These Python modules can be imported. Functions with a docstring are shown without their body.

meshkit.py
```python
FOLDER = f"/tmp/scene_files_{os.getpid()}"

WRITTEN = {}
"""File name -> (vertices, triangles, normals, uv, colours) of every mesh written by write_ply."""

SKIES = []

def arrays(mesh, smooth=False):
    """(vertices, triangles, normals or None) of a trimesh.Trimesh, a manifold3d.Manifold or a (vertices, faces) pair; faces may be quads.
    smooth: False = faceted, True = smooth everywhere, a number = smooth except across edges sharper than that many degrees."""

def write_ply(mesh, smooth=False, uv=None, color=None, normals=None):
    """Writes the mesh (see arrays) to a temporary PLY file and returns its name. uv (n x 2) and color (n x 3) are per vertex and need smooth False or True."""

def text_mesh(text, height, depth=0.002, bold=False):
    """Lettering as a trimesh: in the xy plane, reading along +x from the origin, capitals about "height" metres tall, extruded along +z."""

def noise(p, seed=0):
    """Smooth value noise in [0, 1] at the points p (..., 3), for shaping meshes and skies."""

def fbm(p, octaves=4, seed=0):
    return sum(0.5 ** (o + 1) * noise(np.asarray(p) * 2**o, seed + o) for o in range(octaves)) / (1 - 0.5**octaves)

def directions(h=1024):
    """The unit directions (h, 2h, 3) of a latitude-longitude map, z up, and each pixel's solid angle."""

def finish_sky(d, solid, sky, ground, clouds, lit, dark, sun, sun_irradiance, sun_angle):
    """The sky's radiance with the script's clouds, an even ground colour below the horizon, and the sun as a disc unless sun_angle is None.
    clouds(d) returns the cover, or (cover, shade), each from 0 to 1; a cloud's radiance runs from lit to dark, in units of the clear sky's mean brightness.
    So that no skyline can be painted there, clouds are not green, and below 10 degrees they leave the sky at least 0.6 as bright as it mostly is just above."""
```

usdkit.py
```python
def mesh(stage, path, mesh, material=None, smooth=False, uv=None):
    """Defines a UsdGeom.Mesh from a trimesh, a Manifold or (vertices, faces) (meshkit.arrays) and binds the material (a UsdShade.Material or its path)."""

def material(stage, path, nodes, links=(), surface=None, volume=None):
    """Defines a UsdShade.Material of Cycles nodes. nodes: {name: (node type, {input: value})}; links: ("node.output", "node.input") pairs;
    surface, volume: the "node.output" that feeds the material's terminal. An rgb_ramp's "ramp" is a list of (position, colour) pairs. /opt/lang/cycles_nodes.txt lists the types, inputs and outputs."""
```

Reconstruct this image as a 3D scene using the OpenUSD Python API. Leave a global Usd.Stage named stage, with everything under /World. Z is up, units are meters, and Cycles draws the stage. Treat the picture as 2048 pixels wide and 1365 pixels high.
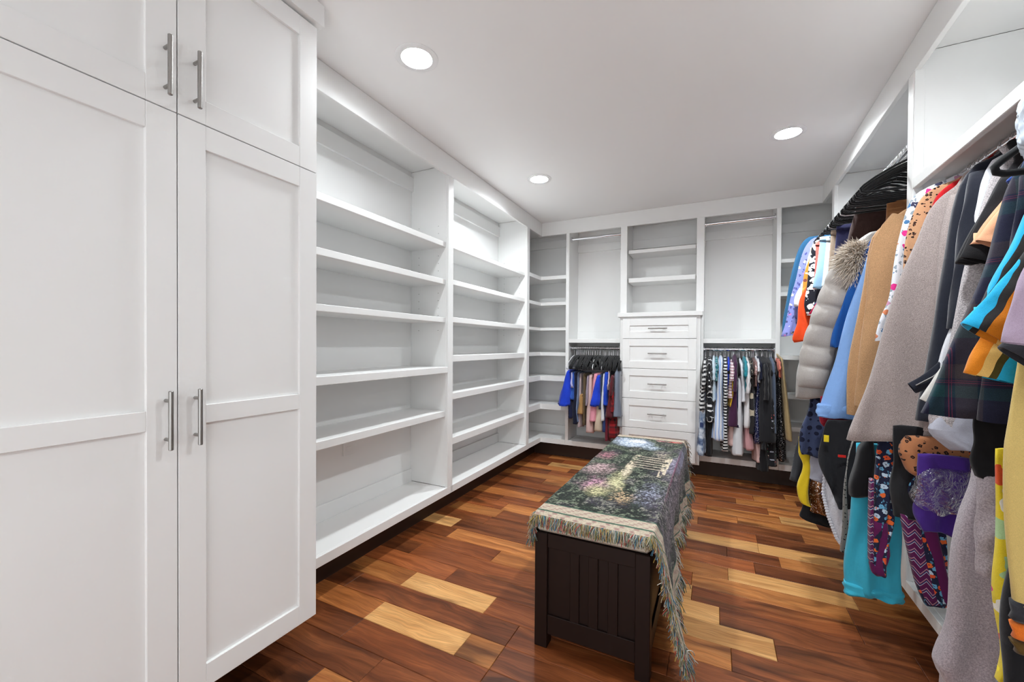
import math, random
import numpy as np, trimesh, usdkit
from pxr import Usd, UsdGeom, UsdLux, UsdShade, Gf, Sdf, Vt
from scipy.interpolate import PchipInterpolator

stage = Usd.Stage.CreateInMemory()
UsdGeom.SetStageUpAxis(stage, UsdGeom.Tokens.z)
UsdGeom.SetStageMetersPerUnit(stage, 1.0)
UsdGeom.Xform.Define(stage, '/World')
UsdGeom.Scope.Define(stage, '/World/Looks')

# ------------------------------------------------------------------ camera, light, exposure
CAM_H = 1.2
FPX, YAW, PITCH, ROLL, SHIFT = 822.94, 0.46015, 0.01005, 0.00633, 16.593     # focal length and lens shift in pixels of a 2048 wide frame
EXPOSURE = 2.08
LAMP = 165.0         # radiance of the can lights' lenses
cam = UsdGeom.Camera.Define(stage, '/World/camera')
ap = 36.0
cam.CreateHorizontalApertureAttr(ap)
cam.CreateVerticalApertureAttr(ap * 1365 / 2048)
cam.CreateFocalLengthAttr(FPX * ap / 2048)
cam.CreateVerticalApertureOffsetAttr(SHIFT * ap / 2048)
cam.CreateClippingRangeAttr(Gf.Vec2f(0.05, 60))
cam.CreateExposureAttr(EXPOSURE)
_F = np.array([-math.sin(YAW) * math.cos(PITCH), math.cos(YAW) * math.cos(PITCH), -math.sin(PITCH)])
_R = np.array([math.cos(YAW), math.sin(YAW), 0.0])
_U = np.cross(_R, _F)
_R2 = _R * math.cos(ROLL) + _U * math.sin(ROLL)
_U2 = -_R * math.sin(ROLL) + _U * math.cos(ROLL)
cam.AddTransformOp().Set(Gf.Matrix4d(*_R2, 0, *_U2, 0, *(-_F), 0, 0, 0, CAM_H, 1))
# the room is lit by its recessed can lights alone (built below); the dome is the faint glow of the rooms beyond
dome = UsdLux.DomeLight.Define(stage, '/World/sky')
dome.CreateIntensityAttr(0.21)
dome.CreateColorAttr(Gf.Vec3f(.94, 0.97, 1.0))

# ------------------------------------------------------------------ measures (metres): camera stands at x = y = 0
XL, XR, YB = -1.681, 0.7595, 4.10          # faces of the left, right and far closet fronts
EL, ER = -0.01335, 0.01309                  # the side fronts run very slightly out of square
CEIL, SOF, BASE = 2.508, 2.367, 0.159
rng = random.Random(7)

def warp(v, side):
    v = np.array(v, float)
    if side == 'L': v[:, 0] += EL * (v[:, 1] - YB)
    if side == 'R': v[:, 0] += ER * (v[:, 1] - YB)
    return v

# ------------------------------------------------------------------ scene tree helpers
_used = {}
def free(parent, name):
    k = parent + '/' + name
    n = _used.get(k, 0); _used[k] = n + 1
    return k if n == 0 else f'{k}_{n:03d}'

def tag(prim, label=None, cat=None, group=None, kind=None):
    for k, v in (('label', label), ('category', cat), ('group', group), ('kind', kind)):
        if v: prim.SetCustomDataByKey(k, v)
    return prim

def thing(name, label, cat, group=None, loc=None, rz=0.0, kind=None):
    x = UsdGeom.Xform.Define(stage, free('/World', name))
    if loc is not None: x.AddTranslateOp().Set(Gf.Vec3d(*map(float, loc)))
    if rz: x.AddRotateZOp().Set(float(rz))
    tag(x.GetPrim(), label, cat, group, kind)
    return x.GetPrim()

def merge(ms):
    if isinstance(ms, (list, tuple)): return trimesh.util.concatenate(ms) if len(ms) > 1 else ms[0]
    return ms

def part(name, mesh, mat, parent, smooth=30, side=None, label=None, kind=None, color=None):
    mesh = merge(mesh)
    if side: mesh = trimesh.Trimesh(warp(mesh.vertices, side), mesh.faces, process=False)
    path = free(str(parent.GetPath()) if parent is not None else '/World', name)
    m = usdkit.mesh(stage, path, mesh, M(mat), smooth=smooth)
    if color is not None:
        UsdGeom.PrimvarsAPI(m).CreatePrimvar('paint', Sdf.ValueTypeNames.Color3fArray, 'vertex').Set(Vt.Vec3fArray.FromNumpy(np.asarray(color, np.float32)))
    tag(m.GetPrim(), label, kind=kind)
    return m.GetPrim()

def struct(name, mesh, mat, side=None, smooth=30, parent=None):
    return part(name, mesh, mat, parent, smooth, side, kind='structure')

def dup(root, name, loc, rz=0.0, label=None, group=None):
    was = root.GetCustomData()
    t = thing(name, label or was['label'], was['category'], group or was.get('group'), loc, rz)
    t.GetReferences().AddInternalReference(root.GetPath())
    t.SetInstanceable(True)
    return t

# ------------------------------------------------------------------ mesh helpers
_bf = None
def box(x0, x1, y0, y1, z0, z1, b=0.0015):
    """A box with chamfered edges."""
    lo, hi = np.array([x0, y0, z0], float), np.array([x1, y1, z1], float)
    lo, hi = np.minimum(lo, hi), np.maximum(lo, hi)
    b = min(b, 0.45 * (hi - lo).min())
    pts = []
    for sx in (0, 1):
        for sy in (0, 1):
            for sz in (0, 1):
                s = np.array([sx, sy, sz]); c = np.where(s, hi, lo); d = np.where(s, -1, 1) * b
                for k in range(3):
                    p = c + d; p[k] = c[k]; pts.append(p)
    return trimesh.Trimesh(*_hull(np.array(pts)), process=False)

_HF = {}
def _hull(p):
    if 'f' not in _HF:
        q = []
        for s in np.ndindex(2, 2, 2):
            c = np.array(s, float); d = np.where(s, -1, 1) * 0.1
            for k in range(3):
                a = c + d; a[k] = c[k]; q.append(a)
        h = trimesh.convex.convex_hull(np.array(q))
        from scipy.spatial import cKDTree
        _, ix = cKDTree(np.array(q)).query(h.vertices)
        _HF['f'] = ix[h.faces]
    return p, _HF['f']

def cyl(p0, p1, r, n=16, r2=None, cap=True):
    p0, p1 = np.array(p0, float), np.array(p1, float)
    d = p1 - p0; L = np.linalg.norm(d); d /= L
    a = np.cross(d, [0, 0, 1.0]) if abs(d[2]) < .9 else np.cross(d, [1.0, 0, 0])
    a /= np.linalg.norm(a); b = np.cross(d, a)
    t = np.arange(n) * 2 * np.pi / n
    ring = np.cos(t)[:, None] * a + np.sin(t)[:, None] * b
    r2 = r if r2 is None else r2
    bv = min(0.25 * min(r, r2), 0.002)
    rows = [p0 + ring * (r - bv), p0 + d * bv + ring * r, p1 - d * bv + ring * r2, p1 + ring * (r2 - bv)]
    return skin(rows, cap)

def skin(rows, cap=True, closed=True):
    """Joins rings of points (each n x 3) into a tube."""
    n = len(rows[0]); v = np.vstack(rows); f = []
    idx = np.arange(n); nx = (idx + 1) % n
    for k in range(len(rows) - 1):
        a, b = k * n + idx, (k + 1) * n + idx
        a2, b2 = k * n + nx, (k + 1) * n + nx
        f.append(np.stack([a, b2, b], 1)); f.append(np.stack([a, a2, b2], 1))
    f = np.vstack(f)
    if cap:
        v = np.vstack([v, rows[0].mean(0), rows[-1].mean(0)])
        c0, c1 = len(v) - 2, len(v) - 1
        o = (len(rows) - 1) * n
        f = np.vstack([f, np.stack([np.full(n, c0), nx, idx], 1), np.stack([np.full(n, c1), o + idx, o + nx], 1)])
    m = trimesh.Trimesh(v, f, process=False)
    if cap and m.volume < 0: m.invert()
    return m

def wire(pts, r, n=8, closed=False, flat=1.0):
    """A round (or flattened) bar along a polyline in the xz plane; flat scales it across y."""
    p = np.array(pts, float); N = len(p)
    tan = np.gradient(p, axis=0)
    if closed: tan = np.roll(p, -1, 0) - np.roll(p, 1, 0)
    tan /= np.linalg.norm(tan, axis=1, keepdims=True)
    side = np.array([0, 1.0, 0]); rows = []
    t = np.arange(n) * 2 * np.pi / n
    for q, d in zip(p, tan):
        s = side - d * (side @ d); s /= np.linalg.norm(s); w = np.cross(d, s)
        rows.append(q + np.cos(t)[:, None] * s * r * flat + np.sin(t)[:, None] * w * r)
    if closed: rows.append(rows[0])
    m = skin(rows, cap=not closed)
    if closed and m.volume < 0: m.invert()
    return m

def lathe(profile, at, n=40):
    t = np.arange(n) * 2 * np.pi / n
    rows = [np.stack([at[0] + r * np.cos(t), at[1] + r * np.sin(t), np.full(n, at[2] + z)], 1) for r, z in profile]
    return skin(rows, cap=False)

def shaker(u0, u1, z0, z1, x, bw, rails=(), depth=0.020, rec=0.010, inward=-1, axis='x'):
    """Frame and panels of a shaker front lying in the plane x (or y) = const: returns (frame, [panels]). The front looks along -inward."""
    def B(a0, a1, b0, b1, d0, d1, b=0.0012):
        lo, hi = x + inward * d0, x + inward * d1
        return box(lo, hi, a0, a1, b0, b1, b) if axis == 'x' else box(a0, a1, lo, hi, b0, b1, b)
    fr = [B(u0, u0 + bw, z0, z1, 0, depth), B(u1 - bw, u1, z0, z1, 0, depth)]
    hs = [(z0, z0 + bw)] + [r for r in rails] + [(z1 - bw, z1)]
    fr += [B(u0 + bw, u1 - bw, a, b, 0.0002, depth) for a, b in hs]
    pn = [B(u0 + bw - .003, u1 - bw + .003, hs[k][1] - .003, hs[k + 1][0] + .003, rec, depth - .002, .0003) for k in range(len(hs) - 1)]
    return merge(fr), pn

def bar_handle(p, axis, L, out, r=.006, stand=.03):
    """A bar pull: p its middle on the surface, axis the bar's direction, out the surface's normal."""
    p, axis, out = (np.array(q, float) for q in (p, axis, out))
    c = p + out * stand
    ms = [cyl(c - axis * L / 2, c + axis * L / 2, r, 16)]
    posts = [cyl(p + axis * s * L * .33, c + axis * s * L * .33, r * .8, 12) for s in (-1, 1)]
    return ms[0], posts
# ------------------------------------------------------------------ materials
_mats = {}
def M(name):
    if name not in _mats: _mats[name] = MAKE[name]('/World/Looks/' + name)
    return _mats[name]

def plain(color, rough=.5, metal=0, spec=.5, bump=0, bscale=200, coat=0, sheen=0):
    def mk(path):
        n = {'p': ('principled_bsdf', dict(base_color=color, roughness=rough, metallic=metal, specular_ior_level=spec, coat_weight=coat, sheen_weight=sheen))}
        l = []
        if bump:
            n['tc'] = ('texture_coordinate', {}); n['nz'] = ('noise_texture', dict(scale=bscale, detail=3)); n['b'] = ('bump', dict(strength=bump, distance=.002))
            l = [('tc.object', 'nz.vector'), ('nz.fac', 'b.height'), ('b.normal', 'p.normal')]
        return usdkit.material(stage, path, n, l, surface='p.BSDF')
    return mk

def emit(color, s):
    return lambda path: usdkit.material(stage, path, {'e': ('emission', dict(color=color, strength=s))}, [], surface='e.emission')

def cloth_mat(build, rough=.9, sheen=.15, spec=.2, weave=700, bump=.25, metal=0, fuzz=.12):
    """build(nodes, links) puts down the pattern and returns its colour socket or a colour; a weave bump and slight fading go on top."""
    def mk(path):
        n = {'tc': ('texture_coordinate', {}), 'p': ('principled_bsdf', dict(roughness=rough, specular_ior_level=spec, sheen_weight=sheen, metallic=metal)),
             'w': ('noise_texture', dict(scale=weave, detail=2)), 'w2': ('noise_texture', dict(scale=22, detail=4)),
             'b': ('bump', dict(strength=bump, distance=.0015)), 'b2': ('bump', dict(strength=.35, distance=.006)),
             'mr': ('map_range', dict(from_min=.25, from_max=.75, to_min=1 - fuzz, to_max=1 + fuzz)), 'cc': ('combine_xyz', {}), 'mul': ('vector_math', dict(math_type='multiply'))}
        l = [('tc.object', 'w.vector'), ('tc.object', 'w2.vector'), ('w.fac', 'b.height'), ('w2.fac', 'b2.height'), ('b2.normal', 'b.normal'), ('b.normal', 'p.normal'),
             ('w.fac', 'mr.value'), ('mr.result', 'cc.x'), ('mr.result', 'cc.y'), ('mr.result', 'cc.z'), ('cc.vector', 'mul.vector2'), ('mul.vector', 'p.base_color')]
        c = build(n, l)
        if isinstance(c, str): l.append((c, 'mul.vector1'))
        else: n['mul'][1]['vector1'] = c
        return usdkit.material(stage, path, n, l, surface='p.BSDF')
    return mk

def fab(c, **k): return cloth_mat(lambda n, l: c, **k)

def coords(n, l, scale=(1, 1, 1), rot=(0, 0, 0), name='mp'):
    n[name] = ('mapping', dict(scale=scale, rotation=rot)); l.append(('tc.object', name + '.vector')); return name + '.vector'

def ramp(n, l, src, stops, hard=True, name='rp'):
    n[name] = ('rgb_ramp', dict(ramp=stops, interpolate=not hard)); l.append((src, name + '.fac')); return name + '.color'

def stripes(axis, period, stops, wob=0, hard=True, scale=(1, 1, 1), rot=(0, 0, 0)):
    """Repeating bands across an axis of the cloth: stops over one period."""
    def b(n, l):
        v = coords(n, l, rot=rot)
        if wob:
            n['wz'] = ('noise_texture', dict(scale=6, detail=2)); n['wm'] = ('vector_math', dict(math_type='multiply_add', vector2=(wob,) * 3))
            l += [(v, 'wz.vector'), ('wz.color', 'wm.vector1'), (v, 'wm.vector3')]; v = 'wm.vector'
        n['sx'] = ('separate_xyz', {}); l.append((v, 'sx.vector'))
        n['dv'] = ('math', dict(math_type='divide', value2=period)); n['fr'] = ('math', dict(math_type='fraction'))
        l += [('sx.' + axis, 'dv.value1'), ('dv.value', 'fr.value1')]
        return ramp(n, l, 'fr.value', stops, hard)
    return b

def spots(ground, scale, stops, rand=1.0, feature='f1', sc=(1, .35, 1)):
    """Blots at scattered points: stops by the distance from each."""
    def b(n, l):
        v = coords(n, l, scale=sc)
        n['vo'] = ('voronoi_texture', dict(scale=scale, randomness=rand, feature=feature)); l.append((v, 'vo.vector'))
        return ramp(n, l, 'vo.distance', stops + [(1.0, ground)] if stops[-1][0] < 1 else stops)
    return b

def florals(ground, cols, scale, size=.33, second=None, leaf=None):
    """Small scattered flowers of several colours on a ground, with a second scatter of leaves."""
    def b(n, l):
        v = coords(n, l, scale=(1, .35, 1))
        n['dz'] = ('noise_texture', dict(scale=scale * 2.2, detail=1)); n['dm'] = ('vector_math', dict(math_type='multiply_add', vector2=(.55 / scale,) * 3))
        l += [(v, 'dz.vector'), ('dz.color', 'dm.vector1'), (v, 'dm.vector3')]
        n['vo'] = ('voronoi_texture', dict(scale=scale)); l.append(('dm.vector', 'vo.vector'))
        n['sc'] = ('separate_color', {}); l.append(('vo.color', 'sc.color'))
        k = len(cols)
        fc = ramp(n, l, 'sc.r', [(i / k, c) for i, c in enumerate(cols)], True, 'rc')
        mk = ramp(n, l, 'vo.distance', [(0, (0, 0, 0)), (size * .22, (1, 1, 1)), (size, (0, 0, 0))], True, 'rm')
        base = ground
        if leaf:
            n['v2'] = ('voronoi_texture', dict(scale=scale * 1.9)); n['m2'] = ('mapping', dict(scale=(1, .35, .55), rotation=(0, .6, 0), location=(3, 1, 2)))
            l += [('dm.vector', 'm2.vector'), ('m2.vector', 'v2.vector')]
            lk = ramp(n, l, 'v2.distance', [(0, (1, 1, 1)), (.26, (0, 0, 0))], True, 'rl')
            n['ml'] = ('mix', dict(color1=ground, color2=leaf)); l.append((lk, 'ml.fac')); base = None
        n['mx'] = ('mix', dict(color1=base or ground)); l += [(fc, 'mx.color2'), (mk, 'mx.fac')]
        if leaf: l.append(('ml.color', 'mx.color1'))
        return 'mx.color'
    return b

def leopard(ground, dark, mid, scale):
    def b(n, l):
        v = coords(n, l, scale=(1, .4, 1))
        n['dz'] = ('noise_texture', dict(scale=scale * 1.6, detail=2)); n['dm'] = ('vector_math', dict(math_type='multiply_add', vector2=(.6 / scale,) * 3))
        l += [(v, 'dz.vector'), ('dz.color', 'dm.vector1'), (v, 'dm.vector3')]
        n['vo'] = ('voronoi_texture', dict(scale=scale, randomness=.8)); l.append(('dm.vector', 'vo.vector'))
        return ramp(n, l, 'vo.distance', [(0, mid), (.16, dark), (.34, ground)], True)
    return b

def blots(scale, stops, detail=3, sc=(1, .4, 1), dist=.5, hard=True):
    def b(n, l):
        v = coords(n, l, scale=sc)
        n['nz'] = ('noise_texture', dict(scale=scale, detail=detail, distortion=dist)); l.append((v, 'nz.vector'))
        return ramp(n, l, 'nz.fac', stops, hard)
    return b

def zigzag(period, tooth, stops):
    """Bands that zigzag across the cloth."""
    def b(n, l):
        v = coords(n, l); n['sx'] = ('separate_xyz', {}); n['pp'] = ('math', dict(math_type='pingpong', value2=tooth)); n['mu'] = ('math', dict(math_type='multiply_add', value2=1.3))
        n['dv'] = ('math', dict(math_type='divide', value2=period)); n['fr'] = ('math', dict(math_type='fraction'))
        l += [(v, 'sx.vector'), ('sx.x', 'pp.value1'), ('pp.value', 'mu.value1'), ('sx.z', 'mu.value3'), ('mu.value', 'dv.value1'), ('dv.value', 'fr.value1')]
        return ramp(n, l, 'fr.value', stops)
    return b

def plaid(ground, band, line, period, thin):
    """A tartan: broad bands both ways and thin lines."""
    def b(n, l):
        v = coords(n, l); n['sx'] = ('separate_xyz', {}); l.append((v, 'sx.vector'))
        out = []
        for ax in ('x', 'z'):
            n['d' + ax] = ('math', dict(math_type='divide', value2=period)); n['f' + ax] = ('math', dict(math_type='fraction'))
            l += [('sx.' + ax, f'd{ax}.value1'), (f'd{ax}.value', f'f{ax}.value1')]
            out.append(ramp(n, l, f'f{ax}.value', [(0, ground), (.30, band[0]), (.5, ground), (.62, band[1]), (.86, ground)], True, 'r' + ax))
            n['t' + ax] = ('rgb_ramp', dict(ramp=[(0, (0, 0, 0)), (.545, (1, 1, 1)), (.545 + thin, (0, 0, 0)), (.58, (1, 1, 1)), (.58 + thin, (0, 0, 0))], interpolate=False)); l.append((f'f{ax}.value', f't{ax}.fac'))
        n['mx'] = ('mix', dict(fac=.5)); l += [(out[0], 'mx.color1'), (out[1], 'mx.color2')]
        n['ad'] = ('mix', dict(mix_type='lighten', fac=1.0)); l += [('tx.color', 'ad.color1'), ('tz.color', 'ad.color2')]
        n['hf'] = ('math', dict(math_type='multiply', value2=.32)); n['bw'] = ('rgb_to_bw', {}); l += [('ad.color', 'bw.color'), ('bw.val', 'hf.value1')]
        n['fin'] = ('mix', dict(color2=line)); l += [('mx.color', 'fin.color1'), ('hf.value', 'fin.fac')]
        return 'fin.color'
    return b

def sequin(c1, c2, scale=260, rough=.28):
    def mk(path):
        n = {'tc': ('texture_coordinate', {}), 'vo': ('voronoi_texture', dict(scale=scale)), 'p': ('principled_bsdf', dict(roughness=rough, metallic=.75)),
             'sc': ('separate_color', {}), 'rp': ('rgb_ramp', dict(ramp=[(0, c1), (.6, c1), (.86, c2), (.95, (.8, .8, .82))], interpolate=True)), 'b': ('bump', dict(strength=1.0, distance=.004))}
        l = [('tc.object', 'vo.vector'), ('vo.color', 'sc.color'), ('sc.r', 'rp.fac'), ('rp.color', 'p.base_color'), ('sc.g', 'b.height'), ('b.normal', 'p.normal')]
        return usdkit.material(stage, path, n, l, surface='p.BSDF')
    return mk

def wood(stops, dark, rough=.38):
    """Long-grained timber running along x with a swirling figure; every board takes its own stretch of it."""
    def mk(path):
        n = {'tc': ('texture_coordinate', {}), 'oi': ('object_info', {}), 'of': ('vector_math', dict(math_type='scale', vector1=(31.7, 17.3, 9.1))), 'ad': ('vector_math', dict(math_type='add')),
             'mw': ('mapping', dict(scale=(2.6, 6.5, 1))), 'nw': ('noise_texture', dict(scale=1.0, detail=2.5, roughness=.55)), 'wa': ('vector_math', dict(math_type='multiply_add', vector2=(.30, .115, 0))),
             'mp': ('mapping', dict(scale=(1.3, 27.0, 1))), 'm2': ('mapping', dict(scale=(7.0, 190.0, 1))), 'm3': ('mapping', dict(scale=(1.6, 8.0, 1), location=(3.1, 7.7, 0))),
             'n1': ('noise_texture', dict(scale=1.0, detail=5, roughness=.6)), 'n2': ('noise_texture', dict(scale=1.0, detail=3, roughness=.6)), 'n3': ('noise_texture', dict(scale=1.0, detail=3, roughness=.5)),
             'mx': ('mix_float', dict(fac=.40)), 'rp': ('rgb_ramp', dict(ramp=stops, interpolate=True)),
             'md': ('map_range', dict(from_min=.54, from_max=.68, to_min=0, to_max=.82, clamp=True)), 'dk': ('mix', dict(color2=dark)),
             'mr': ('map_range', dict(from_min=.3, from_max=.7, to_min=.72, to_max=1.16)), 'mv': ('map_range', dict(from_min=0, from_max=1, to_min=.80, to_max=1.2)),
             'mm': ('math', dict(math_type='multiply')), 'hs': ('hsv', {}), 'p': ('principled_bsdf', dict(roughness=rough, specular_ior_level=.25)), 'b': ('bump', dict(strength=.12, distance=.001))}
        l = [('oi.random', 'of.scale'), ('tc.object', 'ad.vector1'), ('of.vector', 'ad.vector2'), ('ad.vector', 'mw.vector'), ('mw.vector', 'nw.vector'), ('nw.color', 'wa.vector1'), ('ad.vector', 'wa.vector3'),
             ('wa.vector', 'mp.vector'), ('wa.vector', 'm2.vector'), ('wa.vector', 'm3.vector'), ('mp.vector', 'n1.vector'), ('m2.vector', 'n2.vector'), ('m3.vector', 'n3.vector'),
             ('n1.fac', 'mx.a'), ('n3.fac', 'mx.b'), ('mx.result', 'rp.fac'), ('n3.fac', 'md.value'), ('md.result', 'dk.fac'), ('rp.color', 'dk.color1'),
             ('n2.fac', 'mr.value'), ('oi.random', 'mv.value'), ('mr.result', 'mm.value1'), ('mv.result', 'mm.value2'), ('mm.value', 'hs.value'), ('dk.color', 'hs.color'), ('hs.color', 'p.base_color'),
             ('n2.fac', 'b.height'), ('b.normal', 'p.normal')]
        return usdkit.material(stage, path, n, l, surface='p.BSDF')
    return mk

def painted(rough=.95, bump=.6, scale=900):
    def mk(path):
        n = {'a': ('attribute', dict(attribute='paint')), 'tc': ('texture_coordinate', {}), 'nz': ('noise_texture', dict(scale=scale, detail=1)), 'b': ('bump', dict(strength=bump, distance=.002)),
             'p': ('principled_bsdf', dict(roughness=rough, specular_ior_level=.15, sheen_weight=.1))}
        return usdkit.material(stage, path, n, [('a.color', 'p.base_color'), ('tc.object', 'nz.vector'), ('nz.fac', 'b.height'), ('b.normal', 'p.normal')], surface='p.BSDF')
    return mk

def film(path):
    n = {'t': ('transparent_bsdf', dict(color=(.93, .93, .95))), 'g': ('glossy_bsdf', dict(color=(1, 1, 1), roughness=.08)), 'tc': ('texture_coordinate', {}),
         'nz': ('noise_texture', dict(scale=45, detail=3, distortion=1.5)), 'b': ('bump', dict(strength=1.0, distance=.012)), 'm': ('mix_closure', {}), 'f': ('layer_weight', dict(blend=.5))}
    return usdkit.material(stage, path, n, [('tc.object', 'nz.vector'), ('nz.fac', 'b.height'), ('b.normal', 'g.normal'), ('b.normal', 'f.normal'), ('f.facing', 'm.fac'), ('t.BSDF', 'm.closure1'), ('g.BSDF', 'm.closure2')], surface='m.closure')

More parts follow.
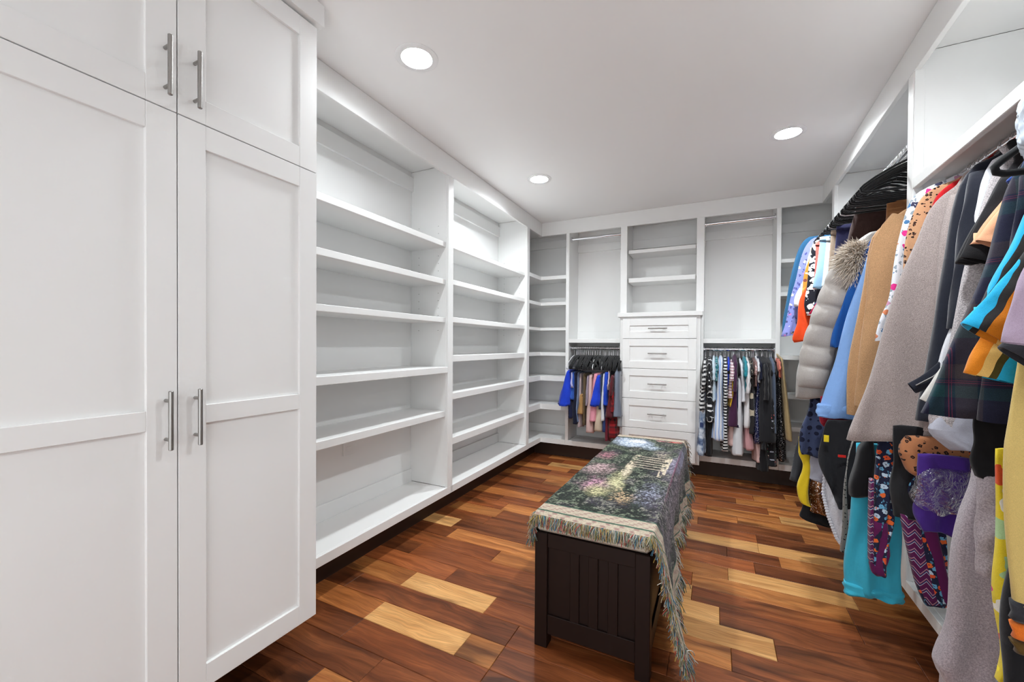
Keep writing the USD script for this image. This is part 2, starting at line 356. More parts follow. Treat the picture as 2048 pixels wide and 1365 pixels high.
WH = (.86, .86, .85)
BK = (.012, .012, .014)
MAKE = {
 'cabinet_white': plain(WH, .42, bump=.03, bscale=240), 'ceiling_white': plain((.93, .93, .925), .95), 'wall_white': plain((.86, .86, .85), .9),
 'lamp_white': plain((.85, .85, .85), .4), 'lamp_lens': emit((.915, .975, 1.005), LAMP), 'lamp_lens_soft': emit((.915, .975, 1.005), LAMP * .78), 'lamp_lens_dim': emit((.915, .975, 1.005), LAMP * .42),
 'nickel': plain((.36, .35, .335), .34, 1), 'chrome': plain((.75, .75, .77), .12, 1), 'pin_dark': plain((.10, .10, .10), .7), 'gap_dark': plain((.02, .018, .015), .9),
 'outlet_white': plain((.86, .86, .85), .35),
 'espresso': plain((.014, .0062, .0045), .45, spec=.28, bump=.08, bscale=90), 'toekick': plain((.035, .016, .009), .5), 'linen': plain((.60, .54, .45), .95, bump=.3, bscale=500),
 'subfloor': plain((.03, .015, .008), .9),
 'wood_a': wood([(.32, (0.120, 0.031, 0.010)), (.45, (0.240, 0.065, 0.019)), (.55, (0.348, 0.102, 0.030)), (.68, (0.480, 0.168, 0.053))], (0.042, 0.012, 0.005)),
 'wood_b': wood([(.32, (0.054, 0.016, 0.006)), (.45, (0.144, 0.040, 0.013)), (.55, (0.240, 0.072, 0.023)), (.68, (0.360, 0.118, 0.037))], (0.022, 0.007, 0.004)),
 'wood_c': wood([(.32, (0.216, 0.067, 0.018)), (.45, (0.384, 0.130, 0.035)), (.55, (0.516, 0.198, 0.056)), (.68, (0.624, 0.270, 0.086))], (0.108, 0.032, 0.010)),
 'wood_light': wood([(.30, (0.360, 0.150, 0.046)), (.42, (0.540, 0.258, 0.084)), (.55, (0.672, 0.360, 0.132)), (.70, (0.744, 0.444, 0.186))], (0.240, 0.100, 0.032)),
 'velvet_black': plain((.007, .007, .008), .85, spec=.15, sheen=.25), 'plastic_white': plain((.75, .75, .76), .3), 'plastic_clear': plain((.62, .64, .66), .15),
 'tapestry': painted(), 'fringe': painted(.9, .1), 'film': film,
 # plain cloths
 'f_royal': fab((.012, .05, .55)), 'f_royal2': fab((.014, .06, .50)), 'f_navy': fab((.010, .013, .045)), 'f_inknavy': fab((.008, .010, .028)), 'f_lavender': fab((.42, .42, .68)),
 'f_blue': fab((.025, .09, .40)), 'f_slate': fab((.16, .21, .34)), 'f_mauve': fab((.42, .33, .34)), 'f_mauve2': fab((.33, .27, .33)), 'f_goldbrown': fab((.36, .20, .07), rough=.45), 'f_olive': fab((.11, .075, .04)),
 'f_blush': fab((.66, .46, .44)), 'f_pink': fab((.74, .30, .37)), 'f_denimdark': fab((.035, .05, .09)), 'f_beige': fab((.56, .46, .35)), 'f_white': fab((.72, .73, .77)), 'f_white2': fab((.66, .67, .70)), 'f_offwhite': fab((.68, .66, .67)),
 'f_indigo': fab((.03, .05, .17)), 'f_palepink': fab((.72, .58, .62)), 'f_black': fab((.010, .010, .012)), 'f_black2': fab((.014, .014, .017)), 'f_maroon': fab((.10, .014, .02)), 'f_maroon2': fab((.14, .012, .025)),
 'f_greydenim': fab((.19, .22, .28)), 'f_ltgrey': fab((.33, .34, .36)), 'f_ice': fab((.62, .74, .83)), 'f_charcoal': fab((.03, .03, .034)), 'f_yellow': fab((.80, .50, .03)), 'f_plum': fab((.055, .016, .05)),
 'f_teal': fab((.02, .24, .30), rough=.4), 'f_rose': fab((.50, .26, .27), rough=.5), 'f_sheerblue': fab((.10, .13, .19)), 'f_coral': fab((.72, .20, .14)), 'f_gold': fab((.47, .35, .17), rough=.35, spec=.5),
 # right-hand wardrobe
 'f_steelblue': fab((.035, .14, .28)), 'p_periwinkle': cloth_mat(florals((.27, .30, .68), [(.72, .74, .86), (.62, .24, .58), (.86, .78, .62), (.08, .09, .25)], 26, .26, leaf=(.10, .11, .32))), 'f_periwinkle': fab((.27, .30, .68)),
 'p_whiteemb': cloth_mat(florals((.82, .82, .86), [(.75, .50, .30), (.25, .25, .45), (.85, .72, .60)], 30, .26)),
 'p_mustard': cloth_mat(florals((.62, .28, .04), [(.80, .45, .10), (.25, .06, .05), (.85, .75, .55)], 40, .4)), 'f_vermilion': fab((.85, .075, .012)),
 'p_bwfloral': cloth_mat(florals((.012, .012, .02), [(.85, .84, .82)], 22, .45, leaf=(.80, .79, .77))), 'f_coralpant': fab((.80, .16, .13)), 'f_ltjeans': fab((.36, .56, .74)), 'f_whjeans': fab((.72, .82, .88)),
 'f_khaki': fab((.36, .27, .20)), 'f_navypant': fab((.022, .022, .075)), 'f_deepblue': fab((.015, .05, .14)), 'f_crimson': fab((.62, .03, .10)), 'f_brown': fab((.045, .022, .019)), 'f_suede': fab((.30, .125, .045)),
 'f_puffer': fab((.42, .385, .36), rough=.38, spec=.4, bump=.05, weave=300), 'f_royalcoat': fab((.010, .085, .33)), 'f_fleece': fab((.22, .39, .74)), 'f_camel': fab((.47, .27, .135), fuzz=.28, weave=380), 'f_rust': fab((.40, .07, .03)),
 'fur': painted(.8, 0), 'p_whfloral': cloth_mat(florals((.78, .80, .86), [(.70, .06, .05), (.05, .05, .10), (.78, .04, .28), (.08, .22, .45), (.72, .25, .12), (.60, .30, .45)], 30, .34, leaf=(.30, .36, .42))),
 'p_leopard': cloth_mat(leopard((.60, .33, .18), (.025, .012, .01), (.22, .09, .05), 75)), 'f_red': fab((.55, .012, .018)),
 'f_heather': fab((.36, .30, .285), fuzz=.38, weave=420), 'f_velvetnavy': fab((.011, .013, .024), sheen=.35), 'f_sherpa': fab((.50, .46, .47), fuzz=.5, weave=300, bump=1.0), 'f_blacktee': fab((.014, .013, .015)),
 'f_peach': fab((.80, .40, .23)), 'f_cobalt': fab((.03, .07, .30)), 'p_plaid': cloth_mat(plaid((.012, .013, .035), [(.010, .045, .055), (.045, .035, .04)], (.30, .03, .07), .17, .008), fuzz=.3),
 'p_print': cloth_mat(stripes('x', .26, [(0, (.02, .42, .72)), (.15, (.028, .028, .03)), (.21, (.72, .23, .015)), (.35, (.80, .52, .16)), (.43, (.07, .055, .012)), (.49, (.02, .42, .72)), (.64, (.01, .20, .34)), (.72, (.02, .42, .72))], wob=.07, rot=(0, -.42, 0))),
 'f_lilac': fab((.46, .36, .48)), 'f_charcoaltee': fab((.030, .030, .036)), 'p_yellow': cloth_mat(spots((.66, .49, .17), 7.5, [(0, (.05, .05, .055)), (.13, (.66, .49, .17))], 1.0, sc=(1.3, .1, .8))),
 'f_sand': fab((.66, .49, .17)), 'f_orangeband': fab((.75, .17, .02)), 'f_oliveband': fab((.10, .055, .012)), 'f_robe': fab((.40, .35, .38), fuzz=.35, weave=260, bump=.6, sheen=.3),
 'p_ylwfloral': cloth_mat(florals((.80, .62, .03), [(.75, .02, .22), (.72, .10, .03), (.42, .62, .30), (.85, .82, .72)], 13, .42)),
 'p_scarf': cloth_mat(florals((.014, .016, .045), [(.75, .10, .03), (.14, .40, .62), (.75, .14, .03), (.50, .62, .74)], 46, .42, leaf=(.08, .22, .34))), 'f_purpleband': fab((.11, .008, .075)),
 'p_zigband': cloth_mat(zigzag(.034, .017, [(0, (.10, .008, .07)), (.42, (.50, .48, .56)), (.50, (.03, .03, .12)), (.68, (.40, .05, .06)), (.76, (.40, .39, .48)), (.82, (.10, .008, .07))])),
 'f_turq': fab((.045, .42, .58)), 'p_leoblouse': cloth_mat(leopard((.42, .17, .075), (.018, .010, .008), (.16, .055, .025), 58)), 'f_violet': fab((.055, .018, .20)),
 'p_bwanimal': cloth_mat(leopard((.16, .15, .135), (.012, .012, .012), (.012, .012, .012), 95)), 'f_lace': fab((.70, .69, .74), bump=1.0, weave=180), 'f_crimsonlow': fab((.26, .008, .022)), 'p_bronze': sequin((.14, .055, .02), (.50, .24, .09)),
 'p_lemon': fab((.78, .56, .02)), 'p_meshdot': cloth_mat(spots((.045, .06, .125), 26, [(0, (.008, .010, .03)), (.42, (.045, .06, .125)), (.9, (.45, .45, .42))], .35)), 'f_slateblk': fab((.028, .030, .036)), 'p_bluestripe2': cloth_mat(stripes('z', .045, [(0, (.10, .17, .27)), (.45, (.13, .22, .34)), (.9, (.65, .68, .72))])),
 'f_bluelow': fab((.012, .03, .32)), 'f_greypale': fab((.46, .47, .55)), 'f_plasticwhite': plain((.62, .68, .76), .22, spec=.6), 'f_red2': fab((.65, .02, .015)), 'f_green': fab((.02, .22, .09)), 'f_bone': fab((.62, .58, .54)),
 'gold_button': plain((.72, .47, .14), .25, 1), 'f_cuffwhite': fab((.70, .68, .64)),
 # prints on the far rods
 'f_redplaid': cloth_mat(plaid((.20, .008, .012), [(.012, .01, .012), (.42, .015, .02)], (.02, .02, .02), .07, .03)),
 'p_zigzag': cloth_mat(stripes('z', .035, [(0, (.02, .02, .025)), (.5, (.70, .70, .70))], wob=.06)), 'p_tiedye': cloth_mat(blots(16, [(.35, (.03, .05, .14)), (.5, (.22, .30, .44)), (.62, (.62, .68, .76))], hard=False)),
 'p_boldbw': cloth_mat(spots((.011, .011, .014), 17, [(0, (.78, .78, .78)), (.20, (.011, .011, .014)), (.55, (.011, .011, .014)), (.62, (.75, .75, .75)), (.70, (.011, .011, .014))])),
 'p_teal': cloth_mat(blots(60, [(.4, (.02, .16, .19)), (.5, (.30, .50, .52)), (.6, (.01, .05, .07))])), 'p_bluestripe': cloth_mat(stripes('y', .026, [(0, (.70, .74, .82)), (.55, (.24, .37, .66)), (.8, (.55, .63, .80))], wob=.02)),
 'p_bwstripe': cloth_mat(stripes('z', .026, [(0, (.78, .78, .77)), (.48, (.012, .012, .014))])), 'p_pinkstripe': cloth_mat(stripes('z', .024, [(0, (.78, .66, .68)), (.7, (.30, .12, .16))])),
 'p_dotlace': cloth_mat(spots((.012, .011, .011), 55, [(0, (.65, .58, .42)), (.3, (.012, .011, .011))])), 'p_creamdot': cloth_mat(spots((.028, .026, .028), 9, [(0, (.58, .50, .38)), (.30, (.028, .026, .028))])),
 'p_rosesequin': sequin((.42, .22, .20), (.75, .55, .50)), 'p_navysequin': sequin((.016, .02, .075), (.12, .15, .34)), 'p_blacksequin': sequin((.008, .008, .010), (.10, .10, .11), rough=.22),
 'p_embroid': cloth_mat(florals((.011, .011, .014), [(.60, .10, .10), (.75, .60, .50), (.05, .22, .10), (.40, .42, .50)], 46, .30)),
}
# ------------------------------------------------------------------ the room shell
from shapely.geometry import Polygon, Point, box as sbox
def slab(poly, z0, z1): 
    m = trimesh.creation.extrude_polygon(poly, z1 - z0, engine='earcut'); m.apply_translation([0, 0, z0]); return m

XW0, XW1, YW0, YW1 = -2.06, 1.19, -1.15, 4.44
LAMPS = [(-1.236, 1.497), (-1.259, 3.003), (.381, 3.010), (.381, 1.50)]
floor = UsdGeom.Xform.Define(stage, free('/World', 'floor')).GetPrim(); tag(floor, kind='structure')
part('subfloor', box(XW0 - .1, XW1 + .1, YW0 - .1, YW1 + .1, -.06, -.0125), 'subfloor', floor)
def plank(x0, x1, y0, y1, mat):
    g, b = .0006, .0016
    x0, x1, y0, y1 = x0 + g, x1 - g, y0 + g, y1 - g
    v, f = [], []
    for z, i in ((-.012, 0), (-b, 0), (0, b)):
        v += [(x0 + i, y0 + i, z), (x1 - i, y0 + i, z), (x1 - i, y1 - i, z), (x0 + i, y1 - i, z)]
    for r in range(2):
        for k in range(4):
            a, c = r * 4 + k, r * 4 + (k + 1) % 4
            f += [(a, c, c + 4), (a, c + 4, a + 4)]
    f += [(8, 9, 10), (8, 10, 11)]
    part('plank', trimesh.Trimesh(np.array(v), np.array(f), process=False), mat, floor, smooth=False)
P0, PW = 1.318, .1325
KNOWN = {  # rows whose boards the photograph shows plainly: joints along x and the tone of each board
 -1: ([-1.367, -.74, .10, .80], 'babab'), 0: ([-1.372, -.897, -.74, .0, .62], 'cLcbab'), 1: ([-1.64, -.740, .02, .66], 'bbacb'), 2: ([-1.78, -1.40, -.921, -.15, .5], 'bcLabc'), 3: ([-1.227, -.35, .065, .75], 'abcbb'),
 4: ([-1.57, -.62, -.17, .223, .80], 'bacLba'), 5: ([-1.11, -.40, -.16, .026, .70], 'acbLbb'), 6: ([-1.50, -.85, -.45, -.094, .552], 'bccLab'), 7: ([-1.82, -1.555, -.80, -.1, .55], 'bLbacb'),
 8: ([-1.39, -.6, .069, .60], 'abcLc'), 9: ([-1.76, -1.37, -.55, .2, .70], 'bcbabc'), 10: ([-1.395, -.7, .069, .33], 'acbbc'), 11: ([-1.5, -.9, -.20, .238, .70], 'bacLLb'),
 12: ([-1.2, -.5, .24, .8], 'cbabc'), 13: ([-1.3, -.75, -.1, .5], 'bacbc'), 14: ([-1.05, -.3, .145, .75], 'abccb'), 15: ([-1.35, -.7, -.05, .41, .62], 'bcacLb'), 16: ([-1.1, -.45, .35], 'cabc'),
 17: ([-1.4, -.6, .15, .7], 'babcb'), 18: ([-1.25, -.65, .276, .56], 'cbacb'), 19: ([-1.5, -1.02, -.2, .5], 'bLcbc')}
TONE = {'a': 'wood_a', 'b': 'wood_b', 'c': 'wood_c', 'L': 'wood_light'}
prng = random.Random(11)
for k in range(-18, 24):
    y0 = P0 + PW * k
    if k in KNOWN: xs, ts = KNOWN[k]
    else:
        xs, x = [], XW0 + prng.uniform(.2, .7)
        while x < XW1 - .2: xs.append(x); x += prng.uniform(.5, 1.0)
        ts = [prng.choice('aabbbcc') for _ in range(len(xs) + 1)]
    e = [XW0] + list(xs) + [XW1]
    for i in range(len(e) - 1): plank(e[i], e[i + 1], y0, y0 + PW, TONE[ts[i]])

cp = sbox(XW0 - .1, YW0 - .1, XW1 + .1, YW1 + .1)
for x, y in LAMPS: cp = cp.difference(Point(x, y).buffer(.078, 24))
struct('ceiling', slab(cp, CEIL, CEIL + .012), 'ceiling_white', smooth=False)
struct('wall_left', box(XW0 - .08, XW0, YW0, YW1, 0, CEIL), 'wall_white')
struct('wall_right', box(XW1, XW1 + .08, YW0, YW1, 0, CEIL), 'wall_white')
struct('wall_back', box(XW0, XW1, YW1, YW1 + .08, 0, CEIL), 'wall_white')
DO = (-1.25, .70, 2.15)        # the wide opening behind the viewer
for a, b, z0 in ((XW0, DO[0], 0), (DO[1], XW1, 0), (DO[0], DO[1], DO[2])):
    struct('wall_front', box(a, b, YW0 - .08, YW0, z0, CEIL), 'wall_white')
# soffit boards between the closet fronts and the ceiling
struct('trim_1', box(XL - .022, XL, 1.0, YB + .0, SOF, CEIL - .0005), 'cabinet_white', 'L')
struct('trim_2', box(XL - .04, XR + .04, YB, YB + .022, SOF, CEIL - .0005), 'cabinet_white')
struct('trim_3', box(XR, XR + .022, YW0 + .005, YB, SOF, CEIL - .0005), 'cabinet_white', 'R')
struct('trim_4', box(XW0 + .01, -1.370, .10, 1.113, 2.424, CEIL - .0005), 'cabinet_white', smooth=30)
# recessed toe kicks under the closets
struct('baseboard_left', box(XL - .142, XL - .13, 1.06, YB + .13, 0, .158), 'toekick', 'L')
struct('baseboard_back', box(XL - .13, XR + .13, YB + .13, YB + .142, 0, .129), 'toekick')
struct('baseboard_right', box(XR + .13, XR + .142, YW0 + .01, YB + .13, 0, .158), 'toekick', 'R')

# recessed can lights: trim ring, reflector, lens
def can_light(x, y, label, lens='lamp_lens'):
    t = thing('recessed_light', label, 'ceiling light', 'recessed can lights in the ceiling', (x, y, CEIL))
    part('trim_ring', lathe([(.066, .004), (.0665, -.001), (.070, -.0045), (.088, -.0045), (.096, -.002), (.0965, -.0002)], (0, 0, 0), 56), 'lamp_white', t, 40)
    part('reflector', lathe([(.064, .030), (.0655, .010), (.066, .0035)], (0, 0, 0), 56), 'lamp_white', t, 40)
    part('lens', lathe([(.0005, .024), (.03, .0242), (.063, .026), (.064, .030)], (0, 0, 0), 48), lens, t, 40)
for (x, y), lb in zip(LAMPS, ['round recessed ceiling light nearest the tall cabinet, showing its grey trim ring', 'round recessed ceiling light by the far left corner of the ceiling', 'round recessed ceiling light above the hanging clothes at right', 'round recessed ceiling light over the nearer right clothes, just above the picture']):
    can_light(x, y, lb, 'lamp_lens_dim' if 'tall cabinet' in lb else 'lamp_lens_soft' if 'nearer' in lb else 'lamp_lens')

def pull(door, bar, posts):
    part('handle', bar, 'nickel', door, label='brushed nickel bar pull')
    for q in posts: part('handle_post', q, 'nickel', door)
# ------------------------------------------------------------------ left closet fronts
CW = 'cabinet_white'
LB = XL - .325      # face of the back panels
def pins(t, y, zs, side, xs):
    ms = [cyl((x, y + .001, z), (x, y - .0006, z), .0028, 8) for x in xs for z in zs]
    part('pin_hole', ms, 'pin_dark', t, False, side, kind='stuff')
def shelf_bay(label, y0, y1, stile, shelves, fixed=None, outlet=False):
    t = thing('shelf_unit', label, 'shelf unit')
    part('back_panel', box(LB - .02, LB, y0 - .0195, y1 + .02, .16, 2.452), CW, t, side='L')
    part('side_panel', box(LB, XL - .02, y1, y1 + .02, .21, 2.44), CW, t, side='L')
    part('side_panel', box(LB, XL - .02, y0 - .02, y0, .21, 2.44), CW, t, side='L')
    part('face_stile', box(XL - .02, XL, stile[0], stile[1], BASE, SOF), CW, t, side='L')
    part('top_panel', box(LB, XL - .022, y0, y1, 2.44, 2.458), CW, t, side='L')
    part('bottom_shelf', box(LB, XL - .02, y0, y1, .185, .209), CW, t, side='L')
    part('bottom_rail', box(XL - .02, XL + .0005, y0 - .02, stile[1], BASE, .209), CW, t, side='L')
    part('cleat', box(LB, LB + .018, y0, y1, 2.30, 2.40), CW, t, side='L')
    part('cleat', box(LB, LB + .014, y0, y1, .209, .30), CW, t, side='L')
    for z, th in shelves:
        fx = fixed is not None and abs(z - fixed) < .001
        part('shelf', box(LB, XL - (.0 if fx else .021), y0 + .001, (y1 - .001) if not fx else y1, z - th, z, .002), CW, t, side='L')
    zs = [1.30 + .052 * k for k in range(15)]
    pins(t, y1, [z for z in zs if all(not (s - th - .004 < z < s + .004) for s, th in shelves)], 'L', (XL - .085, XL - .255))
    return t
shelf_bay('white built-in shelf unit with five shelves beside the tall cabinet', 1.115, 2.349, (2.349, 2.411), [(1.910, .036), (1.652, .036), (1.388, .034), (1.048, .042), (.741, .041)], fixed=1.048)
shelf_bay('white built-in shelf unit with six shelves nearer the far corner', 2.411, 3.708, (3.708, 3.770), [(1.918, .032), (1.664, .036), (1.398, .038), (1.124, .046), (.855, .046), (.536, .050)])
po = thing('power_outlet', 'white power outlet low on the back of the shelf unit beside the tall cabinet', 'outlet')
part('cover_plate', box(LB + .0005, LB + .006, 1.735, 1.815, .535, .655, .002), 'outlet_white', po, side='L')
for z in (.572, .618):
    part('socket', box(LB + .005, LB + .0085, 1.758, 1.792, z - .014, z + .014, .003), 'outlet_white', po, side='L')

def ell(x0, y0, x1, y1, cx, cy, flip=False):
    """An L of shelf: wings along the back (to x1, front edge cy) and along the side (to y0, front edge cx)."""
    return Polygon([(x0, y0), (cx, y0), (cx, cy), (x1, cy), (x1, y1), (x0, y1)]) if not flip else Polygon([(x1, y0), (cx, y0), (cx, cy), (x0, cy), (x0, y1), (x1, y1)])
BB = YB + .31      # face of the back panels on the far wall
ct = thing('corner_shelf_unit', 'white corner shelf unit with L-shaped shelves in the far left corner', 'corner shelf unit')
part('back_panel', box(LB - .02, -1.395, BB, BB + .02, .16, 2.45), CW, ct)
part('side_panel', box(LB - .02, LB, 3.75, BB, .16, 2.45), CW, ct)
part('side_panel', box(-1.4095, -1.3925, YB + .02, BB, .209, 2.44), CW, ct)
part('top_panel', slab(ell(LB, 3.75, -1.41, BB, XL - .02, YB + .02), 2.44, 2.457), CW, ct, False)
part('bottom_shelf', slab(ell(LB, 3.73, -1.41, BB, XL, YB), BASE, .209), CW, ct, False)
part('cleat', box(LB, -1.41, BB - .018, BB, 2.30, 2.385), CW, ct); part('cleat', box(LB, -1.41, BB - .014, BB, .209, .30), CW, ct)
for z, th in ((1.94, .038), (1.66, .033), (1.39, .030), (1.126, .036), (.872, .050), (.572, .058)):
    part('shelf', slab(ell(LB, 3.73, -1.411, BB, XL - .014, YB + .016), z - th, z), CW, ct, False)

# ------------------------------------------------------------------ far wall
def rod(t, p0, p1, r=.0145, name='closet_rod'):
    d = np.array(p1, float) - np.array(p0, float); d /= np.linalg.norm(d)
    q = part(name, cyl(p0, p1, r, 20), 'chrome', t)
    part('flange', cyl(p0, np.array(p0) + d * .012, .027, 20), 'chrome', q); part('flange', cyl(np.array(p1) - d * .012, p1, .027, 20), 'chrome', q)
RODY, RODZ = YB + .06, 1.175
def hang_bay(label, x0, x1, stiles):
    t = thing('hanging_unit', label, 'closet unit')
    part('back_panel', box(x0 - .0165, x1 + .0165, BB, BB + .02, .16, 2.45), CW, t)
    part('side_panel', box(x0 - .0165, x0, YB + .02, BB, .209, 2.44), CW, t); part('side_panel', box(x1, x1 + .0165, YB + .02, BB, .209, 2.44), CW, t)
    for a, b in stiles: part('face_stile', box(a, b, YB, YB + .02, BASE, SOF), CW, t)
    part('top_panel', box(x0, x1, YB + .022, BB, 2.44, 2.457), CW, t)
    part('middle_shelf', box(x0, x1, YB + .0005, BB, 1.228, 1.268, .002), CW, t)
    part('bottom_shelf', box(x0, x1, YB + .02, BB, .185, .209), CW, t)
    part('bottom_rail', box(x0 - .0005, x1 + .0005, YB - .0005, YB + .02, BASE, .209), CW, t)
    part('cleat', box(x0, x1, BB - .018, BB, 2.22, 2.30), CW, t); part('cleat', box(x0, x1, BB - .014, BB, .209, .31), CW, t); part('cleat', box(x0, x1, BB - .014, BB, 1.268, 1.35), CW, t)
    rod(t, (x0, RODY, 2.312), (x1, RODY, 2.312)); rod(t, (x0, RODY, RODZ), (x1, RODY, RODZ))
    return t
hang_bay('white double hanging unit on the far wall left of the drawers', -1.374, -.847, [(-1.409, -1.374)])
hang_bay('white double hanging unit on the far wall right of the drawers', -.102, .450, [(.450, .483)])
ot = thing('open_shelf_unit', 'white open shelf unit above the drawer chest on the far wall', 'shelf unit')
for a, b in ((-.847, -.785), (-.166, -.102)): part('face_stile', box(a, b, YB, YB + .02, 1.517, SOF), CW, ot)
for a in (-.829, -.1655): part('side_panel', box(a + (.0275 if a < -.5 else 0), a + (.0435 if a < -.5 else .0165), YB + .02, BB, 1.517, 2.44), CW, ot)
part('back_panel', box(-.80, -.15, BB, BB + .02, 1.5, 2.45), CW, ot); part('top_panel', box(-.785, -.166, YB + .022, BB, 2.44, 2.457), CW, ot)
part('cleat', box(-.785, -.166, BB - .018, BB, 2.20, 2.29), CW, ot)
for z, th in ((2.136, .034), (1.862, .043)): part('shelf', box(-.778, -.172, YB + .03, BB, z - th, z, .002), CW, ot)

dt = thing('drawer_chest', 'white built-in chest of five shaker drawers with bar pulls', 'chest of drawers')
DF = YB - .05
part('body', box(-.834, -.125, DF + .001, BB, .13, 1.4765), CW, dt)
part('side_stile', box(-.847, -.8345, YB, YB + .02, BASE, 1.4765), CW, dt); part('side_stile', box(-.1245, -.102, YB, YB + .02, BASE, 1.4765), CW, dt)
part('countertop', box(-.858, -.1075, YB - .078, BB, 1.4765, 1.517, .003), CW, dt)
for z0, z1, hz in ((1.271, 1.460, 1.365), (.989, 1.267, 1.131), (.704, .985, .845), (.423, .700, .563), (.145, .419, .285)):
    f, p = shaker(-.808, -.157, z0, z1, DF - .019, .067, depth=.0195, rec=.009, inward=1, axis='y')
    d = part('drawer', f, CW, dt)
    for q in p: part('panel', q, CW, d)
    b, posts = bar_handle((-.4865, DF - .010, hz), (1, 0, 0), .168, (0, -1, 0), r=.0055, stand=.036)
    pull(d, b, posts)

# ------------------------------------------------------------------ right-hand fronts
RBK = XR + .36
rc = thing('corner_shelf_unit', 'white corner shelf unit in the far right corner behind the clothes', 'corner shelf unit')
part('back_panel', box(.47, RBK + .02, BB, BB + .02, .16, 2.45), CW, rc); part('side_panel', box(RBK, RBK + .02, 3.75, BB, .16, 2.45), CW, rc)
part('side_panel', box(.4665, .4830, YB + .02, BB, .209, 2.44), CW, rc)
part('top_panel', slab(ell(.484, 3.78, RBK, BB, XR + .02, YB + .02, True), 2.44, 2.457), CW, rc, False)
part('bottom_shelf', slab(ell(.484, 3.78, RBK, BB, XR, YB, True), BASE, .209), CW, rc, False)
part('cleat', box(.484, RBK, BB - .018, BB, 2.22, 2.30), CW, rc)
for z, th in ((1.938, .030), (1.66, .032), (1.128, .036), (.80, .036), (.53, .036)):
    part('shelf', slab(ell(.484, 3.78, RBK, BB, XR + .014, YB + .016, True), z - th, z), CW, rc, False)

def wardrobe(label, y0, y1, stiles, rods, shelf=None, strip=()):
    t = thing('hanging_unit', label, 'closet unit')
    part('back_panel', box(RBK, RBK + .02, y0 - .019, y1 + .019, .16, 2.45), CW, t, side='R')
    for ya, yb in ((y0 - .02, y0), (y1, y1 + .02)): part('side_panel', box(XR + .02, RBK, ya, yb, .209, 2.44), CW, t, side='R')
    for a, b in stiles: part('face_stile', box(XR, XR + .022, a, b, BASE, SOF), CW, t, side='R')
    part('top_panel', box(XR + .023, RBK, y0, y1, 2.44, 2.457), CW, t, side='R')
    part('bottom_shelf', box(XR + .02, RBK, y0, y1, .185, .209), CW, t, side='R')
    part('bottom_rail', box(XR - .0005, XR + .022, y0 - .001, y1 + .001, BASE, .207), CW, t, side='R')
    for y in strip: part('edge_strip', box(XR + .002, XR + .035, y - .004, y, .207, SOF), CW, t, side='R')
    if shelf:
        part('fixed_shelf', box(XR + .0225, RBK, y0, y1, shelf - .010, shelf + .009), CW, t, side='R'); part('shelf_rail', box(XR, XR + .022, y0, y1, shelf - .042, shelf + .002, .002), CW, t, side='R')
    for off, z in rods: rod(t, warp([[XR + off, y0, z]], 'R')[0], warp([[XR + off, y1, z]], 'R')[0])
    return t
wardrobe('white hanging unit on the right wall, farther bay', 2.373, 3.699, [(3.70, 3.763), (2.316, 2.371)], [(.06, 2.132), (.06, 1.05)], strip=())
wardrobe('white hanging unit on the right wall, nearer bay with a high fixed shelf', -.9, 2.314, [(-.96, -.9)], [(.12, 1.875), (.12, .98)], shelf=1.912, strip=(2.314,))

# ------------------------------------------------------------------ tall cabinet
tc = thing('tall_cabinet', 'tall white shaker cabinet with four doors at left', 'cabinet')
TX = -1.388
part('body', box(XW0 + .012, TX - .0215, .13, 1.092, .128, 2.4235), CW, tc)
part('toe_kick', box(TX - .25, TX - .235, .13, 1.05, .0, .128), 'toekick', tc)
for y0, y1, hy in ((.172, .6325, .604), (.6355, 1.093, .677)):
    for z0, z1, rails, hz in ((.145, 1.8565, [(.957, 1.013)], .983), (1.8595, 2.415, [], 1.969)):
        f, p = shaker(y0, y1, z0, z1, TX, .072, rails=rails, depth=.0205, rec=.010, inward=-1)
        d = part('door', f, CW, tc)
        for q in p: part('panel', q, CW, d)
        b, posts = bar_handle((TX, hy, hz), (0, 0, 1), .166, (1, 0, 0))
        pull(d, b, posts)
# ------------------------------------------------------------------ hangers
def arc(cx, cz, r, a0, a1, n):
    t = np.radians(np.linspace(a0, a1, n)); return [(cx + r * math.cos(a), 0, cz + r * math.sin(a)) for a in t]
def make_hanger(name, label, mat, group, w=.205, r=.0056, flat=1.5, bar=True, hook='chrome', at=(0, 0, 0), rz=0):
    """Origin on the rod's axis: hook over the rod, sloping shoulders, straight bar."""
    t = thing(name, label, 'hanger', group, at, rz)
    hk = arc(0, 0, .0185, 205, -50, 12) + [(0.004, 0, -.030), (0, 0, -.045), (0, 0, -.085)]
    part('hook', wire(hk, .0019, 7), hook, t, True)
    q = w / .205
    sh = [(0, 0, -.078), (.03 * q, 0, -.084), (.08 * q, 0, -.106), (.15 * q, 0, -.146), (w - .012, 0, -.178), (w, 0, -.192), (w - .004, 0, -.206), (w - .02, 0, -.212)]
    lo = [(.1 * q, 0, -.212), (0, 0, -.212)] if bar else [(.1 * q, 0, -.196), (0, 0, -.186)]
    half = sh + lo
    loop = half + [(-x, y, z) for x, y, z in half[::-1][1:-1]]
    part('shoulder_frame', wire(loop, r, 8, closed=True, flat=flat), mat, t, True)
    return t
_h0 = {}
def hang(kind, at, rz, label, group):
    spec = dict(velvet=('velvet_hanger', 'velvet_black', {}), white=('plastic_hanger', 'plastic_white', dict(r=.0042, flat=1.0)), slim=('velvet_hanger', 'velvet_black', dict(w=.078)), clear=('clear_hanger', 'plastic_clear', dict(r=.004, flat=1.0, bar=False)))[kind]
    if kind not in _h0:
        _h0[kind] = make_hanger(spec[0], label, spec[1], group, at=at, rz=rz, **spec[2]); return _h0[kind]
    return dup(_h0[kind], spec[0], at, rz, label, group)

